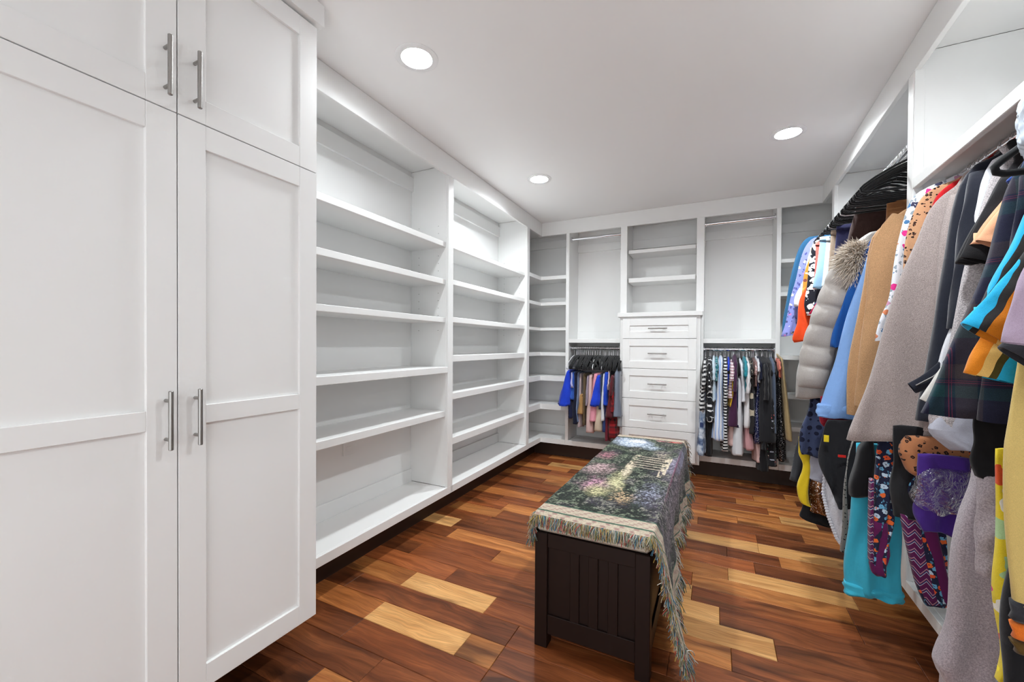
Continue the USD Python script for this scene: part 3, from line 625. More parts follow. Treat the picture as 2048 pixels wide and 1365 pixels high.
# ------------------------------------------------------------------ clothes: local x runs from front (-) to back (+) of the closet, y along the rod, z up
def loft(lv, seed, amp=.010, lam=.085, n=48, rows=26, grow=1.0, hem=True, yb=0.0, quilt=None):
    """A hanging cloth shell through levels (z, front x, back x, half thickness), falling into folds towards its hem."""
    g = np.random.default_rng(seed)
    lv = np.array(lv, float); z, xf, xb, t = lv.T
    s = np.r_[0, np.cumsum(np.maximum(np.hypot(np.diff(z), np.diff(xf)), 1e-4))]; s /= s[-1]
    q = np.linspace(0, 1, rows)
    q = np.unique(np.r_[q, s])
    Z, A, B, T = (PchipInterpolator(s, a)(q) for a in (z, xf, xb, t))
    th = np.arange(n) * 2 * np.pi / n
    cx, sy = np.cos(th), np.sin(th)
    ex, ey = np.sign(cx) * np.abs(cx) ** .75, np.sign(sy) * np.abs(sy) ** .62
    ph = g.uniform(0, 6.28, 6)
    out = []
    for k, f in enumerate(q):
        w, c = (B[k] - A[k]) / 2, (A[k] + B[k]) / 2
        x = c + w * ex
        tt = T[k]
        if quilt: tt = tt * (.50 + .60 * abs(math.sin(math.pi * (Z[k] - z[-1]) / quilt + .25)) ** .55)
        y = tt * ey
        a = amp * (.15 + .85 * f ** grow) * min(1, w / .05)
        u = (x - c) + .02 * math.sin(5 * f + ph[0])
        y = y + a * (np.sin(2 * np.pi * u / lam + ph[1] + 1.3 * f) + .55 * np.sin(2 * np.pi * u / (lam * .57) + ph[2] - 2.1 * f)) + .35 * a * np.sin(7 * f + ph[3]) + yb * f
        y = y + .25 * a * ey * np.sin(9 * Z[k] * 2 + 30 * x + ph[4])
        x = x + .006 * f * np.sin(11 * f + ph[5]) * (1 if amp > .004 else 0)
        zz = np.full(n, Z[k])
        if k == len(q) - 1: zz = zz + .006 * np.sin(2 * np.pi * (x - c) / (lam * 1.7) + ph[2])
        out.append(np.stack([x, y, zz], 1))
    if hem:
        last = out[-1]; m = last.mean(0)
        inn = m + (last - m) * np.array([.93, .55, 1]); inn[:, 2] = last[:, 2] + .004
        up = inn.copy(); up[:, 2] += .03
        out += [inn, up]
    top = out[0]; m = top.mean(0)
    out = [m + (top - m) * np.array([.6, .5, 1]) + [0, 0, .004]] + out
    return skin(out)

def sleeve(pts, a, b, seed=0, n=26, rows=16, amp=.004, cuff=True, quilt=0):
    """A flattened tube of cloth along pts (x, y, z); a half width across, b half thickness along y (either may be a list)."""
    g = np.random.default_rng(seed)
    p = np.array(pts, float); s = np.r_[0, np.cumsum(np.linalg.norm(np.diff(p, axis=0), axis=1))]; s /= s[-1]
    q = np.linspace(0, 1, rows)
    P = np.stack([PchipInterpolator(s, p[:, k])(q) for k in range(3)], 1)
    at = lambda v: np.interp(q, np.linspace(0, 1, len(v)), v) if np.ndim(v) else np.full(rows, float(v))
    A, B = at(a), at(b)
    if quilt: B = B * (.50 + .60 * np.abs(np.sin(np.pi * q * quilt)) ** .55); A = A * (.93 + .09 * np.abs(np.sin(np.pi * q * quilt)) ** .55)
    T = np.gradient(P, axis=0); T /= np.linalg.norm(T, axis=1, keepdims=True)
    th = np.arange(n) * 2 * np.pi / n; ph = g.uniform(0, 6.28, 4); out = []
    for k in range(rows):
        w = np.cross(T[k], [0, 1.0, 0]); w /= np.linalg.norm(w); e = np.cross(w, T[k])
        r = 1 + .10 * np.sin(3 * th + ph[0] + 5 * q[k]) + .06 * np.sin(14 * q[k] + ph[1] + th)
        out.append(P[k] + np.outer(np.cos(th) * A[k], w) + np.outer(np.sin(th) * B[k] * r, e) + np.outer(amp * np.sin(17 * q[k] + ph[2] + 2 * th), e))
    if cuff:
        last = out[-1]; m = last.mean(0); inn = m + (last - m) * .86; out += [inn, inn - T[-1] * .035]
    return skin(out)

# ---- the two lower rods of the far wall
def held(kind, label):
    a = {'velvet': 'black velvet hanger holding the', 'slim': 'black velvet hanger holding the', 'white': 'white plastic hanger holding the', 'clear': 'clear hanger holding the'}[kind].split()
    w = label.split(',')[0].split() if len(label.split()) > 11 else label.split()
    return ' '.join(a + w[:11])
def far_rod(rows, group, hgroup, hlabel, seed, extra=0):
    g = np.random.default_rng(seed)
    for i, (name, label, cat, mat, xt, xh, tt, th, zt, zh, fr, kind) in enumerate(rows):
        tt, th = max(tt * 1.25, .009), max(th * 1.22, .012)
        x0 = xt
        t = thing(name, label, cat, group, (x0, RODY, zh), 90)
        L = zt - zh; lean = -(xh - xt)          # local y points to world -x
        if kind == 'p':
            bk = fr * .55
            lv = [(L, -fr * .80, bk * .8, tt * .75), (L * .96, -fr * .86, bk, tt), (L * .6, -fr * .92, bk, (tt + th) / 2), (.02, -fr, bk * 1.05, th), (0, -fr, bk * 1.05, th)]
        else:
            lv = [(L + .055, -.03, .04, .006), (L + .035, -.10, .10, tt * .8), (L, -fr * .82, fr * .7, tt), (L * .86, -fr * .92, fr * .75, tt * 1.1), (L * .45, -fr * .95, fr * .72, (tt + th) / 2), (.015, -fr, fr * .72, th), (0, -fr, fr * .72, th)]
        part('body', loft(lv, 100 * seed + i, amp=min(.006, th * .45), lam=.07, n=32, rows=16, yb=lean), mat, t, True)
        if kind == 's' and th > .011 and i % 2 == 0:
            part('sleeve', sleeve([(-fr * .80, 0, L * .98), (-fr * .97, -.002 + lean * .15, L * .80), (-fr * 1.02, lean * .4, L * .55)], [.05, .045, .04], min(tt * 1.05, .016), i, n=18, rows=8), mat, t, True)
        if kind == 'p' and name in ('trousers', 'jeans', 'shorts') and th > .015:
            part('waistband', loft([(L * .995, -fr * .81, bk * .82, tt * .95), (L * .94, -fr * .865, bk * 1.0, tt * 1.12)], i, amp=.001, n=28, rows=3, hem=False), mat, t, True)
        kd = 'velvet' if g.random() > .16 else 'white'
        hang(kd, (x0, RODY, RODZ), 90 + g.uniform(-9, 9), held(kd, label), hgroup)
    for i in range(extra):
        hang('velvet', (rows[0][4] + .02 + (rows[-1][4] - rows[0][4] - .03) * (i + .5) / extra, RODY, RODZ), 90 + g.uniform(-16, 16), 'empty black velvet hanger squeezed between clothes ' + hlabel, hgroup + ' (empty)')
RW = {  # outlines of the clothes on the right wall: (y on the rod, front edge as (z, x) from the neck down, back edge where it shows)
 'denimjacket': (3.62, [(1.984, 0.576), (1.937, 0.541), (1.766, 0.497), (1.548, 0.459), (1.297, 0.44)], None),
 'periwinkle': (3.55, [(1.959, 0.594), (1.892, 0.554), (1.647, 0.498), (1.396, 0.452), (1.281, 0.417)], None),
 'whiteemb': (3.49, [(1.909, 0.602), (1.671, 0.538), (1.533, 0.496), (1.491, 0.491)], None),
 'mustard': (3.44, [(1.899, 0.599), (1.799, 0.566), (1.664, 0.534), (1.458, 0.519)], None),
 'vermilion': (3.41, [(1.624, 0.557), (1.524, 0.513), (1.387, 0.498), (1.25, 0.479), (1.236, 0.488)], None),
 'bwfloral': (3.36, [(1.9, 0.576), (1.785, 0.558), (1.585, 0.539), (1.485, 0.534), (1.417, 0.546)], None),
 'coral': (3.3, [(1.886, 0.579), (1.641, 0.572), (1.576, 0.567)], None),
 'ltjeans': (3.24, [(1.903, 0.59), (1.729, 0.576), (1.602, 0.556), (1.579, 0.554)], None),
 'whjeans': (3.18, [(1.886, 0.614), (1.716, 0.601), (1.576, 0.59)], None),
 'khaki': (3.1, [(1.906, 0.62), (1.731, 0.61), (1.58, 0.605)], None),
 'navypants': (3.04, [(1.919, 0.634), (1.719, 0.622), (1.601, 0.614)], None),
 'navytop': (2.97, [(1.705, 0.636), (1.627, 0.59), (1.507, 0.544), (1.444, 0.516)], None),
 'crimson': (2.9, [(1.663, 0.644), (1.555, 0.566), (1.5, 0.531), (1.387, 0.481)], None),
 'brown': (2.82, [(1.975, 0.674), (1.891, 0.658), (1.817, 0.639), (1.57, 0.605)], [(1.991, 0.794), (1.874, 0.787)]),
 'suede': (2.66, [(1.958, 0.753), (1.835, 0.75), (1.637, 0.745)], [(1.965, 0.831)]),
 'puffer': (2.72, [(1.781, 0.695), (1.66, 0.603), (1.532, 0.552), (1.427, 0.51), (1.321, 0.467), (1.185, 0.424), (1.02, 0.396), (0.923, 0.395)], None),
 'royal': (2.6, [(1.774, 0.711), (1.706, 0.664), (1.586, 0.627), (1.464, 0.579), (1.289, 0.536), (1.2, 0.521)], None),
 'fleece': (2.53, [(1.768, 0.719), (1.668, 0.656), (1.551, 0.624), (1.359, 0.574), (1.138, 0.528), (0.988, 0.489), (0.856, 0.466)], None),
 'camel': (2.44, [(1.822, 0.757), (1.78, 0.702), (1.708, 0.641), (1.514, 0.613), (1.329, 0.586), (1.118, 0.566), (0.886, 0.553)], [(0.966, 0.772)]),
 'whfloral': (2.14, [(1.84, 0.779), (1.827, 0.74), (1.788, 0.682), (1.646, 0.647), (1.509, 0.626), (1.391, 0.607), (1.312, 0.585), (1.231, 0.578)], None),
 'leopard': (2.11, [(1.824, 0.785), (1.809, 0.739), (1.758, 0.688), (1.637, 0.66), (1.464, 0.64), (1.349, 0.611)], None),
 'red': (2.08, [(1.823, 0.8), (1.81, 0.774), (1.744, 0.72), (1.663, 0.7)], None),
 'heather': (2.03, [(1.787, 0.768), (1.746, 0.723), (1.705, 0.696), (1.599, 0.663), (1.454, 0.616), (1.286, 0.574), (1.075, 0.525), (0.881, 0.474), (0.845, 0.466)], [(0.811, 0.655)]),
 'velvet': (1.95, [(1.845, 0.83), (1.821, 0.78), (1.76, 0.744), (1.677, 0.726), (1.506, 0.71), (1.333, 0.686), (1.193, 0.668), (1.114, 0.663), (1.016, 0.655), (0.935, 0.649)], None),
 'white': (1.885, [(1.809, 0.795), (1.748, 0.772), (1.653, 0.756), (1.605, 0.748), (1.409, 0.741), (1.261, 0.707), (1.143, 0.672), (1.057, 0.656)], None),
 'sherpa': (1.83, [(1.798, 0.799), (1.759, 0.777), (1.669, 0.754), (1.561, 0.735), (1.419, 0.708), (1.275, 0.686), (1.129, 0.668), (0.966, 0.641), (0.921, 0.649), (0.893, 0.666), (0.873, 0.691)], None),
 'blacktee': (1.79, [(1.769, 0.803), (1.735, 0.782), (1.657, 0.745), (1.599, 0.724), (1.509, 0.691), (1.468, 0.676)], None),
 'peach': (1.74, [(1.678, 0.791), (1.653, 0.766), (1.626, 0.751), (1.557, 0.709), (1.51, 0.682)], None),
 'bluecol': (1.7, [(1.71, 0.771), (1.67, 0.758), (1.682, 0.745)], None),
 'plaid': (1.63, [(1.701, 0.748), (1.677, 0.731), (1.625, 0.713), (1.558, 0.699), (1.421, 0.676), (1.309, 0.647), (1.195, 0.607), (1.107, 0.576), (1.007, 0.54)], [(0.934, 0.712)]),
 'print': (1.45, [(1.56, 0.677), (1.525, 0.667), (1.466, 0.653), (1.394, 0.628), (1.309, 0.594), (1.266, 0.568)], None),
 'printhem': (1.45, [(1.208, 0.595), (1.12, 0.582), (1.113, 0.578)], None),
 'lav': (1.28, [(1.347, 0.591), (1.283, 0.586), (1.219, 0.575)], None),
 'yellow': (1.33, [(1.141, 0.603), (1.039, 0.596), (0.97, 0.592), (0.857, 0.594), (0.722, 0.599), (0.632, 0.603)], None),
 'blackunder': (1.67, [(0.93, 0.674), (0.823, 0.675)], [(0.805, 0.746)]),
 'robe': (1.72, [(0.91, 0.7), (0.808, 0.696), (0.695, 0.674), (0.538, 0.654), (0.364, 0.64), (0.233, 0.618), (0.198, 0.63), (0.176, 0.642)], None),
 'ylwfloral': (1.46, [(0.858, 0.63), (0.695, 0.634), (0.569, 0.636), (0.362, 0.64)], None),
 'scarf2': (1.99, [(0.585, 0.618), (0.443, 0.643), (0.321, 0.67), (0.281, 0.689)], [(0.659, 0.728), (0.286, 0.75)]),
 'scarf1': (2.05, [(0.824, 0.563), (0.686, 0.55), (0.529, 0.544), (0.413, 0.548), (0.327, 0.557)], [(0.81, 0.608), (0.467, 0.616), (0.444, 0.602), (0.331, 0.594)]),
 'turq': (2.16, [(0.713, 0.525), (0.565, 0.511), (0.395, 0.499), (0.187, 0.495)], [(0.491, 0.667), (0.202, 0.676)]),
 'blackturq': (2.13, [(0.846, 0.553), (0.782, 0.522), (0.656, 0.504), (0.597, 0.498)], [(0.565, 0.572)]),
 'blackskirt': (2.0, [(0.819, 0.593), (0.577, 0.596)], [(0.576, 0.686)]),
 'leopardtop': (1.97, [(0.88, 0.621), (0.846, 0.605), (0.818, 0.601), (0.758, 0.626), (0.725, 0.674)], [(0.736, 0.783)]),
 'purple': (1.9, [(0.742, 0.631), (0.62, 0.628), (0.569, 0.637)], [(0.562, 0.762)]),
 'bwanimal': (2.3, [(0.689, 0.533), (0.587, 0.522), (0.428, 0.511), (0.291, 0.504)], None),
 'lace': (2.5, [(0.62, 0.488), (0.483, 0.479), (0.375, 0.5), (0.271, 0.535), (0.218, 0.571)], None),
 'blacktop1': (2.46, [(0.824, 0.478), (0.675, 0.454), (0.556, 0.481), (0.466, 0.521), (0.433, 0.536)], None),
 'blue2': (2.56, [(0.608, 0.51), (0.478, 0.491), (0.464, 0.48)], None),
 'crimsonlow': (2.58, [(0.86, 0.48), (0.816, 0.48), (0.772, 0.546)], None),
 'sequin': (2.82, [(0.482, 0.494), (0.41, 0.483), (0.282, 0.48), (0.263, 0.531)], None),
 'yellow2': (2.81, [(0.603, 0.426), (0.534, 0.445), (0.403, 0.425), (0.32, 0.436), (0.307, 0.478)], None),
 'whitelow': (2.795, [(0.598, 0.477), (0.471, 0.467), (0.452, 0.524)], None),
 'mesh': (2.77, [(0.908, 0.469), (0.767, 0.436), (0.639, 0.419), (0.598, 0.427)], None),
 'longblack': (2.95, [(0.919, 0.499), (0.739, 0.465), (0.556, 0.43), (0.407, 0.399)], None),
 'blackhem': (2.85, [(0.295, 0.454), (0.234, 0.436), (0.196, 0.537), (0.181, 0.627)], None),
}
BAY_B=[
 ('shorts','royal blue flared shorts sticking out past the left upright, leftmost','shorts','f_royal',-1.332,-1.372,0.018,0.063,0.948,0.594,0.23,'p'),
 ('trousers','dark navy trousers hanging beside the leftmost royal blue shorts','trousers','f_navy',-1.311,-1.312,0.013,0.023,0.932,0.464,0.2,'p'),
 ('shorts','lavender shorts peeping between royal blue and navy garments, left of drawers','shorts','f_lavender',-1.302,-1.296,0.010,0.013,0.932,0.782,0.21,'p'),
 ('shorts','bright blue denim shorts third from the left upright','shorts','f_blue',-1.290,-1.293,0.013,0.021,0.937,0.656,0.2,'p'),
 ('trousers','black-navy trousers with the lowest hem of the left navy cluster','trousers','f_inknavy',-1.267,-1.263,0.018,0.026,0.933,0.406,0.19,'p'),
 ('jeans','slate blue jeans right of the dark navy cluster','jeans','f_slate',-1.244,-1.240,0.010,0.013,0.928,0.426,0.18,'p'),
 ('trousers','dusty mauve trousers between slate jeans and gold brown shorts','trousers','f_mauve',-1.222,-1.222,0.013,0.018,0.918,0.381,0.17,'p'),
 ('shorts','golden brown satin shorts folded short under the mauve trousers','shorts','f_goldbrown',-1.202,-1.206,0.018,0.028,0.713,0.514,0.21,'p'),
 ('trousers','olive brown corduroy trousers in the middle of the left lower rod','trousers','f_olive',-1.177,-1.173,0.018,0.020,0.920,0.413,0.18,'p'),
 ('shorts','pale mauve shorts right of the olive brown trousers','shorts','f_mauve2',-1.139,-1.141,0.013,0.015,0.902,0.610,0.19,'p'),
 ('trousers','long pale pink trousers with the widest pale hem','trousers','f_blush',-1.111,-1.116,0.017,0.032,0.914,0.337,0.2,'p'),
 ('shorts','rose pink shorts layered over the long pale pink trousers','shorts','f_pink',-1.056,-1.076,0.022,0.034,0.927,0.453,0.22,'p'),
 ('shorts','royal blue cuffed shorts hanging over rose pink shorts','shorts','f_royal',-1.021,-1.053,0.019,0.049,0.910,0.609,0.24,'p'),
 ('jeans','dark denim jeans between royal cuffed shorts and white trousers','jeans','f_denimdark',-0.999,-1.011,0.015,0.017,0.929,0.578,0.21,'p'),
 ('trousers','beige linen trousers with a crumpled hem above the bench corner','trousers','f_beige',-1.006,-1.030,0.015,0.039,0.928,0.362,0.205,'p'),
 ('trousers','narrow white trousers beside the second royal blue pair','trousers','f_white',-0.973,-0.983,0.012,0.019,0.930,0.476,0.22,'p'),
 ('shorts','second pair of royal blue long shorts, right of white trousers','shorts','f_royal2',-0.945,-0.952,0.021,0.024,0.946,0.625,0.235,'p'),
 ('jeans','indigo jeans with a hem below the royal blue long shorts','jeans','f_indigo',-0.958,-0.968,0.014,0.019,0.920,0.367,0.2,'p'),
 ('blouse','pale pink sleeveless blouse right of the royal blue shorts','blouse','f_palepink',-0.927,-0.930,0.012,0.012,0.960,0.777,0.21,'p'),
 ('trousers','charcoal black trousers between pale pink blouse and maroon jacket','trousers','f_black',-0.903,-0.904,0.017,0.022,0.960,0.535,0.19,'p'),
 ('jacket','maroon jacket with a ribbed hem hanging left of grey denim','jacket','f_maroon',-0.884,-0.909,0.019,0.040,0.901,0.512,0.23,'s'),
 ('trousers','long maroon trousers with the lowest hem left of the drawers','trousers','f_maroon2',-0.929,-0.943,0.014,0.019,0.873,0.273,0.2,'p'),
 ('shirt','red and black tartan flannel shirt under the maroon jacket','shirt','f_redplaid',-0.880,-0.885,0.024,0.043,0.779,0.317,0.2,'s'),
 ('jacket','grey blue denim jacket next to the drawer unit','jacket','f_greydenim',-0.845,-0.846,0.021,0.033,0.964,0.518,0.235,'s'),
 ('trousers','light grey trousers rightmost against the drawer unit','trousers','f_ltgrey',-0.824,-0.825,0.012,0.016,0.949,0.424,0.2,'p'),
]
BAY_D=[
 ('blouse','black and white zigzag blouse leftmost beside the drawer unit','blouse','p_zigzag',-0.083,-0.102,0.010,0.019,1.047,0.645,0.26,'s'),
 ('jeans','light tie-dyed denim jeans hanging lowest at far left beside the drawers','jeans','p_tiedye',-0.090,-0.107,0.012,0.027,0.912,0.256,0.24,'p'),
 ('blouse','black blouse with bold white stripes and dots, second from the drawers','blouse','p_boldbw',-0.052,-0.039,0.019,0.031,1.051,0.546,0.25,'s'),
 ('dress','slim black dress with a hem below the bold dotted blouse','dress','f_black',-0.037,-0.048,0.012,0.018,1.032,0.236,0.2,'s'),
 ('top','pale ice blue sleeveless top behind the bold dotted blouse','top','f_ice',-0.018,-0.010,0.010,0.012,1.060,0.730,0.23,'s'),
 ('top','teal print camisole with the shortest hem near the drawers','top','p_teal',0.006,0.007,0.013,0.015,1.052,0.898,0.23,'s'),
 ('trousers','dark charcoal trousers behind the blue striped shirt','trousers','f_charcoal',0.010,0.007,0.010,0.012,0.955,0.521,0.18,'p'),
 ('shirt','blue and white vertical striped long shirt, widest pale shirt on the left','shirt','p_bluestripe',0.040,0.024,0.017,0.045,1.062,0.402,0.25,'s'),
 ('dress','black and white horizontally striped long dress','dress','p_bwstripe',0.074,0.078,0.011,0.019,1.054,0.303,0.235,'s'),
 ('top','cobalt blue top squeezed behind the striped dress','top','f_royal',0.100,0.099,0.009,0.011,1.050,0.791,0.22,'s'),
 ('top','white top with thin pink stripes over the yellow top','top','p_pinkstripe',0.126,0.114,0.013,0.020,1.039,0.761,0.25,'s'),
 ('top','bright yellow top with a short drooping sleeve','top','f_yellow',0.134,0.122,0.013,0.022,0.984,0.693,0.24,'s'),
 ('blouse','plum purple blouse with a wide flared hem','blouse','f_plum',0.148,0.139,0.016,0.044,1.073,0.520,0.25,'s'),
 ('top','navy top with a straight hem right of the plum blouse','top','f_navy',0.161,0.169,0.011,0.029,0.922,0.524,0.235,'s'),
 ('blouse','blush ruffled blouse hem below the plum blouse','blouse','f_blush',0.142,0.123,0.015,0.026,0.749,0.360,0.2,'s'),
 ('blouse','white blouse with a pointed hem in mid rod','blouse','f_white',0.188,0.209,0.013,0.020,1.041,0.734,0.25,'s'),
 ('top','teal green satin top between two white blouses','top','f_teal',0.221,0.227,0.013,0.011,1.058,0.822,0.24,'s'),
 ('dress','long white lace dress with a ruffled bottom','dress','f_white2',0.182,0.174,0.016,0.040,0.923,0.286,0.24,'s'),
 ('blouse','white long sleeved blouse right of the teal top','blouse','f_offwhite',0.242,0.237,0.013,0.021,1.051,0.529,0.25,'s'),
 ('dress','dusty rose pleated dress with a shiny pink hem','dress','f_rose',0.239,0.255,0.014,0.036,0.799,0.338,0.22,'s'),
 ('top','black lace edged top with ivory dots','top','p_dotlace',0.264,0.263,0.007,0.009,1.055,0.844,0.24,'s'),
 ('dress','charcoal dress with large cream dots','dress','p_creamdot',0.276,0.271,0.014,0.025,1.030,0.479,0.23,'s'),
 ('top','rose gold sequin top','top','p_rosesequin',0.292,0.298,0.012,0.012,1.048,0.867,0.245,'s'),
 ('dress','navy sequin dress glittering beside the black blazer','dress','p_navysequin',0.314,0.314,0.012,0.026,1.019,0.403,0.24,'s'),
 ('blouse','white collared blouse sliver above the navy sequin dress','blouse','f_white',0.310,0.318,0.007,0.007,1.061,0.910,0.25,'s'),
 ('tee','short navy tee shirt left of the black blazer','shirt','f_inknavy',0.327,0.336,0.014,0.017,1.061,0.923,0.25,'s'),
 ('blazer','large black blazer with the broadest dark front on the right rod','jacket','f_black2',0.365,0.375,0.038,0.068,1.062,0.414,0.26,'s'),
 ('dress','blush satin dress hem below the navy sequin dress','dress','f_blush',0.318,0.326,0.014,0.027,0.594,0.238,0.2,'s'),
 ('dress','long black evening dress reaching below the base board','dress','f_black',0.354,0.364,0.021,0.035,0.517,0.164,0.215,'s'),
 ('dress','sheer grey blue dress right of the black blazer','dress','f_sheerblue',0.423,0.432,0.014,0.015,1.055,0.487,0.23,'s'),
 ('tunic','black tunic with embroidered flowers at its hem','tunic','p_embroid',0.414,0.420,0.017,0.031,0.768,0.216,0.21,'s'),
 ('dress','long black sequin dress near the right upright','dress','p_blacksequin',0.454,0.489,0.012,0.027,1.035,0.275,0.23,'s'),
 ('top','coral strappy top next to the gold blouse','top','f_coral',0.456,0.467,0.007,0.008,1.060,0.948,0.24,'s'),
 ('blouse','gold satin blouse flaring past the right upright','blouse','f_gold',0.459,0.536,0.010,0.021,1.097,0.450,0.27,'s'),
]
far_rod(BAY_B, 'clothes on the low rod left of the drawers', 'hangers on the low rod left of the drawers', 'left of the drawers', 3, 20)
far_rod(BAY_D, 'clothes on the low rod right of the drawers', 'hangers on the low rod right of the drawers', 'right of the drawers', 5, 14)

# ---- the right wall
def rodx(y): return XR + (.063 if y > 2.34 else .12) + ER * (y - YB)
def outline(key, t, neck=True, xb=None, rz=None):
    """Levels of a garment in local coordinates (x from the rod, z from the hem)."""
    Y, F, Bk = RW[key]
    R = rodx(Y); hem = min(z for z, x in F)
    F = sorted(F, key=lambda p: -p[0]); lv = []
    for i, (z, x) in enumerate(F):
        if Bk and xb is None: b = float(np.interp(z, [p[0] for p in sorted(Bk)], [p[1] for p in sorted(Bk)]))
        else: b = min(max(2 * R - x, R + .05), 1.085) if xb is None else xb
        f = i / max(1, len(F) - 1)
        lv.append((z - hem, x - R, b - R, t * (.55 + .45 * min(1, f * 2.2))))
    top0 = lv[0][0] + hem
    if neck == 'rod': lv = [(rz + .012 - hem, -.03, .03, t * .6), (rz - .05 - hem, -.05, .045, t * .7), (min(rz - .09, top0 + .10) - hem, lv[0][1] + .012, lv[0][2] + .02, t * .8)] + lv
    elif isinstance(neck, float): lv = [(lv[0][0] + neck, lv[0][1] + .01, lv[0][2], t * .5)] + lv
    elif neck == 'up': lv = [(lv[0][0] + .09, lv[0][1], lv[0][2], t * .5)] + lv
    elif neck:
        top = lv[0][0] + hem
        if rz and rz < 2.1 and top < rz - .075:
            lv = [(rz - .035 - hem, -.022, .022, t * .4), (rz - .052 - hem, -.065, .065, t * .55)] + ([(rz - .085 - hem, max(-.13, lv[0][1] * .8), .12, t * .6)] if top < rz - .11 else []) + lv
        else: lv = [(lv[0][0] + .012, min(lv[0][1] + .02, -.012), max(lv[0][2] - .05, .012), t * .4)] + lv
    for i in range(1, len(lv)):
        if lv[i][0] >= lv[i - 1][0] - .002: lv[i] = (lv[i - 1][0] - .004,) + tuple(lv[i][1:])
    return Y, R, hem, lv

HG = {'far': ('velvet hanger on the high rod of the farther right bay', 'hangers on the farther right rod'), 'near': ('velvet hanger on the rod under the high shelf at right', 'hangers on the nearer right rod'),
      'low': ('hanger on the low rods behind the right-hand clothes', 'hangers on the low right rods')}
GR = {'far': 'clothes on the high rod of the farther right bay', 'near': 'clothes on the rod under the high shelf at right', 'low': 'clothes hanging low on the right wall'}
RZ = {'far': 2.132, 'near': 1.875}
_gs = [0]
def wear(key, name, label, cat, mat, t=.022, amp=.008, lam=.09, n=52, rows=28, where='far', hanger='velvet', quilt=None, xb=None, neck=True, hem=True, lean=0.0, group=True):
    _gs[0] += 1
    rz = RZ.get(where) or (1.05 if RW[key][0] > 2.34 else .98)
    Y, R, h, lv = outline(key, t, neck, xb, rz)
    o = thing(name, label, cat, GR[where] if group else None, (R, Y, h))
    part('body', loft(lv, 900 + _gs[0], amp, lam, n, rows, quilt=quilt, hem=hem, yb=lean), mat, o, True)
    if hanger and where != 'low':
        hang('slim' if where == 'near' and hanger == 'velvet' else hanger, (R, Y, rz), (Y * 977) % 13 - 6, held(hanger, label), HG[where][1])
    return o, Y, R, h, lv
def loc(px, R, h): return (px[0] - R, px[1], px[2] - h)

RW['robe'] = (RW['robe'][0], RW['robe'][1] + [(.045, .635)], [(0, .722), (.21, .722), (.26, .75), (1.2, .75)])
# farther bay, from the far end towards the camera
o, Y, R, h, lv = wear('denimjacket', 'jacket', 'steel blue denim jacket, farthest garment on the right wall', 'jacket', 'f_steelblue', .02)
o, Y, R, h, lv = wear('periwinkle', 'shirt', 'periwinkle shirt with embroidered flowers and turned sleeve, beside the steel blue jacket', 'shirt', 'p_periwinkle', .024)
part('cuff', loft([(.22, -.150, .02, .030), (.12, -.165, .02, .033), (.02, -.195, .02, .036), (0, -.20, .02, .034)], 5, .006, n=36, rows=8), 'f_periwinkle', o, True, label='plain periwinkle turned cuff')
wear('whiteemb', 'blouse', 'white embroidered blouse next to the periwinkle shirt', 'blouse', 'p_whiteemb', .02)
wear('mustard', 'blouse', 'mustard printed blouse between white and black floral clothes', 'blouse', 'p_mustard', .018)
wear('vermilion', 'skirt', 'bright vermilion skirt hem below the mustard blouse', 'skirt', 'f_vermilion', .022, .010, hanger=None, xb=.62, neck=False)
wear('bwfloral', 'dress', 'black dress with white leaf and flower print', 'dress', 'p_bwfloral', .022)
PX = dict(xb=1.0, neck=False)
for key, lab, cat, mat, t in (('coral', 'coral red trousers folded over a hanger beside the leaf print dress', 'trousers', 'f_coralpant', .012), ('ltjeans', 'light blue jeans folded over a hanger', 'jeans', 'f_ltjeans', .017),
                              ('whjeans', 'bleached pale jeans beside the light blue pair', 'jeans', 'f_whjeans', .014), ('khaki', 'taupe trousers folded over a hanger between pale jeans and navy trousers', 'trousers', 'f_khaki', .016),
                              ('navypants', 'dark navy satin trousers right of the taupe pair', 'trousers', 'f_navypant', .018)):
    o, Y, R, h, lv = wear(key, cat, lab, cat, mat, t, .004, **PX)
    part('waistband', loft([(lv[0][0] + .002, lv[0][1] - .002, .18, t * .6), (lv[0][0] - .03, lv[0][1] - .004, .185, t * .85)], 3, .001, n=30, rows=3, hem=False), mat, o, True)
wear('navytop', 'sweater', 'deep blue sweater sleeve hanging above the crimson top', 'sweater', 'f_deepblue', .022, hanger=None, neck=False)
wear('crimson', 'top', 'crimson pink top peeping out behind the quilted coat', 'top', 'f_crimson', .022, hanger=None, neck=False)
o, Y, R, h, lv = wear('brown', 'trousers', 'dark brown pleated trousers folded wide over a velvet hanger', 'trousers', 'f_brown', .020, .009, .06, xb=.98, neck=False)
o, Y, R, h, lv = wear('suede', 'trousers', 'caramel suede trousers folded over a hanger beside the white upright', 'trousers', 'f_suede', .016, .003, xb=1.0, neck=False)
o, Y, R, h, lv = wear('puffer', 'coat', 'silver grey quilted down coat with a fur trimmed hood', 'coat', 'f_puffer', .050, .004, quilt=.105, n=64, rows=110)
ps = [loc(p, R, h) for p in ((.66, -.055, 1.70), (.585, -.062, 1.52), (.525, -.066, 1.34), (.475, -.066, 1.15), (.455, -.06, .985))]
part('sleeve', sleeve(ps, [.075, .085, .08, .075, .062], [.040, .046, .046, .044, .036], 4, n=34, rows=90, amp=.002, quilt=7), 'f_puffer', o, True)
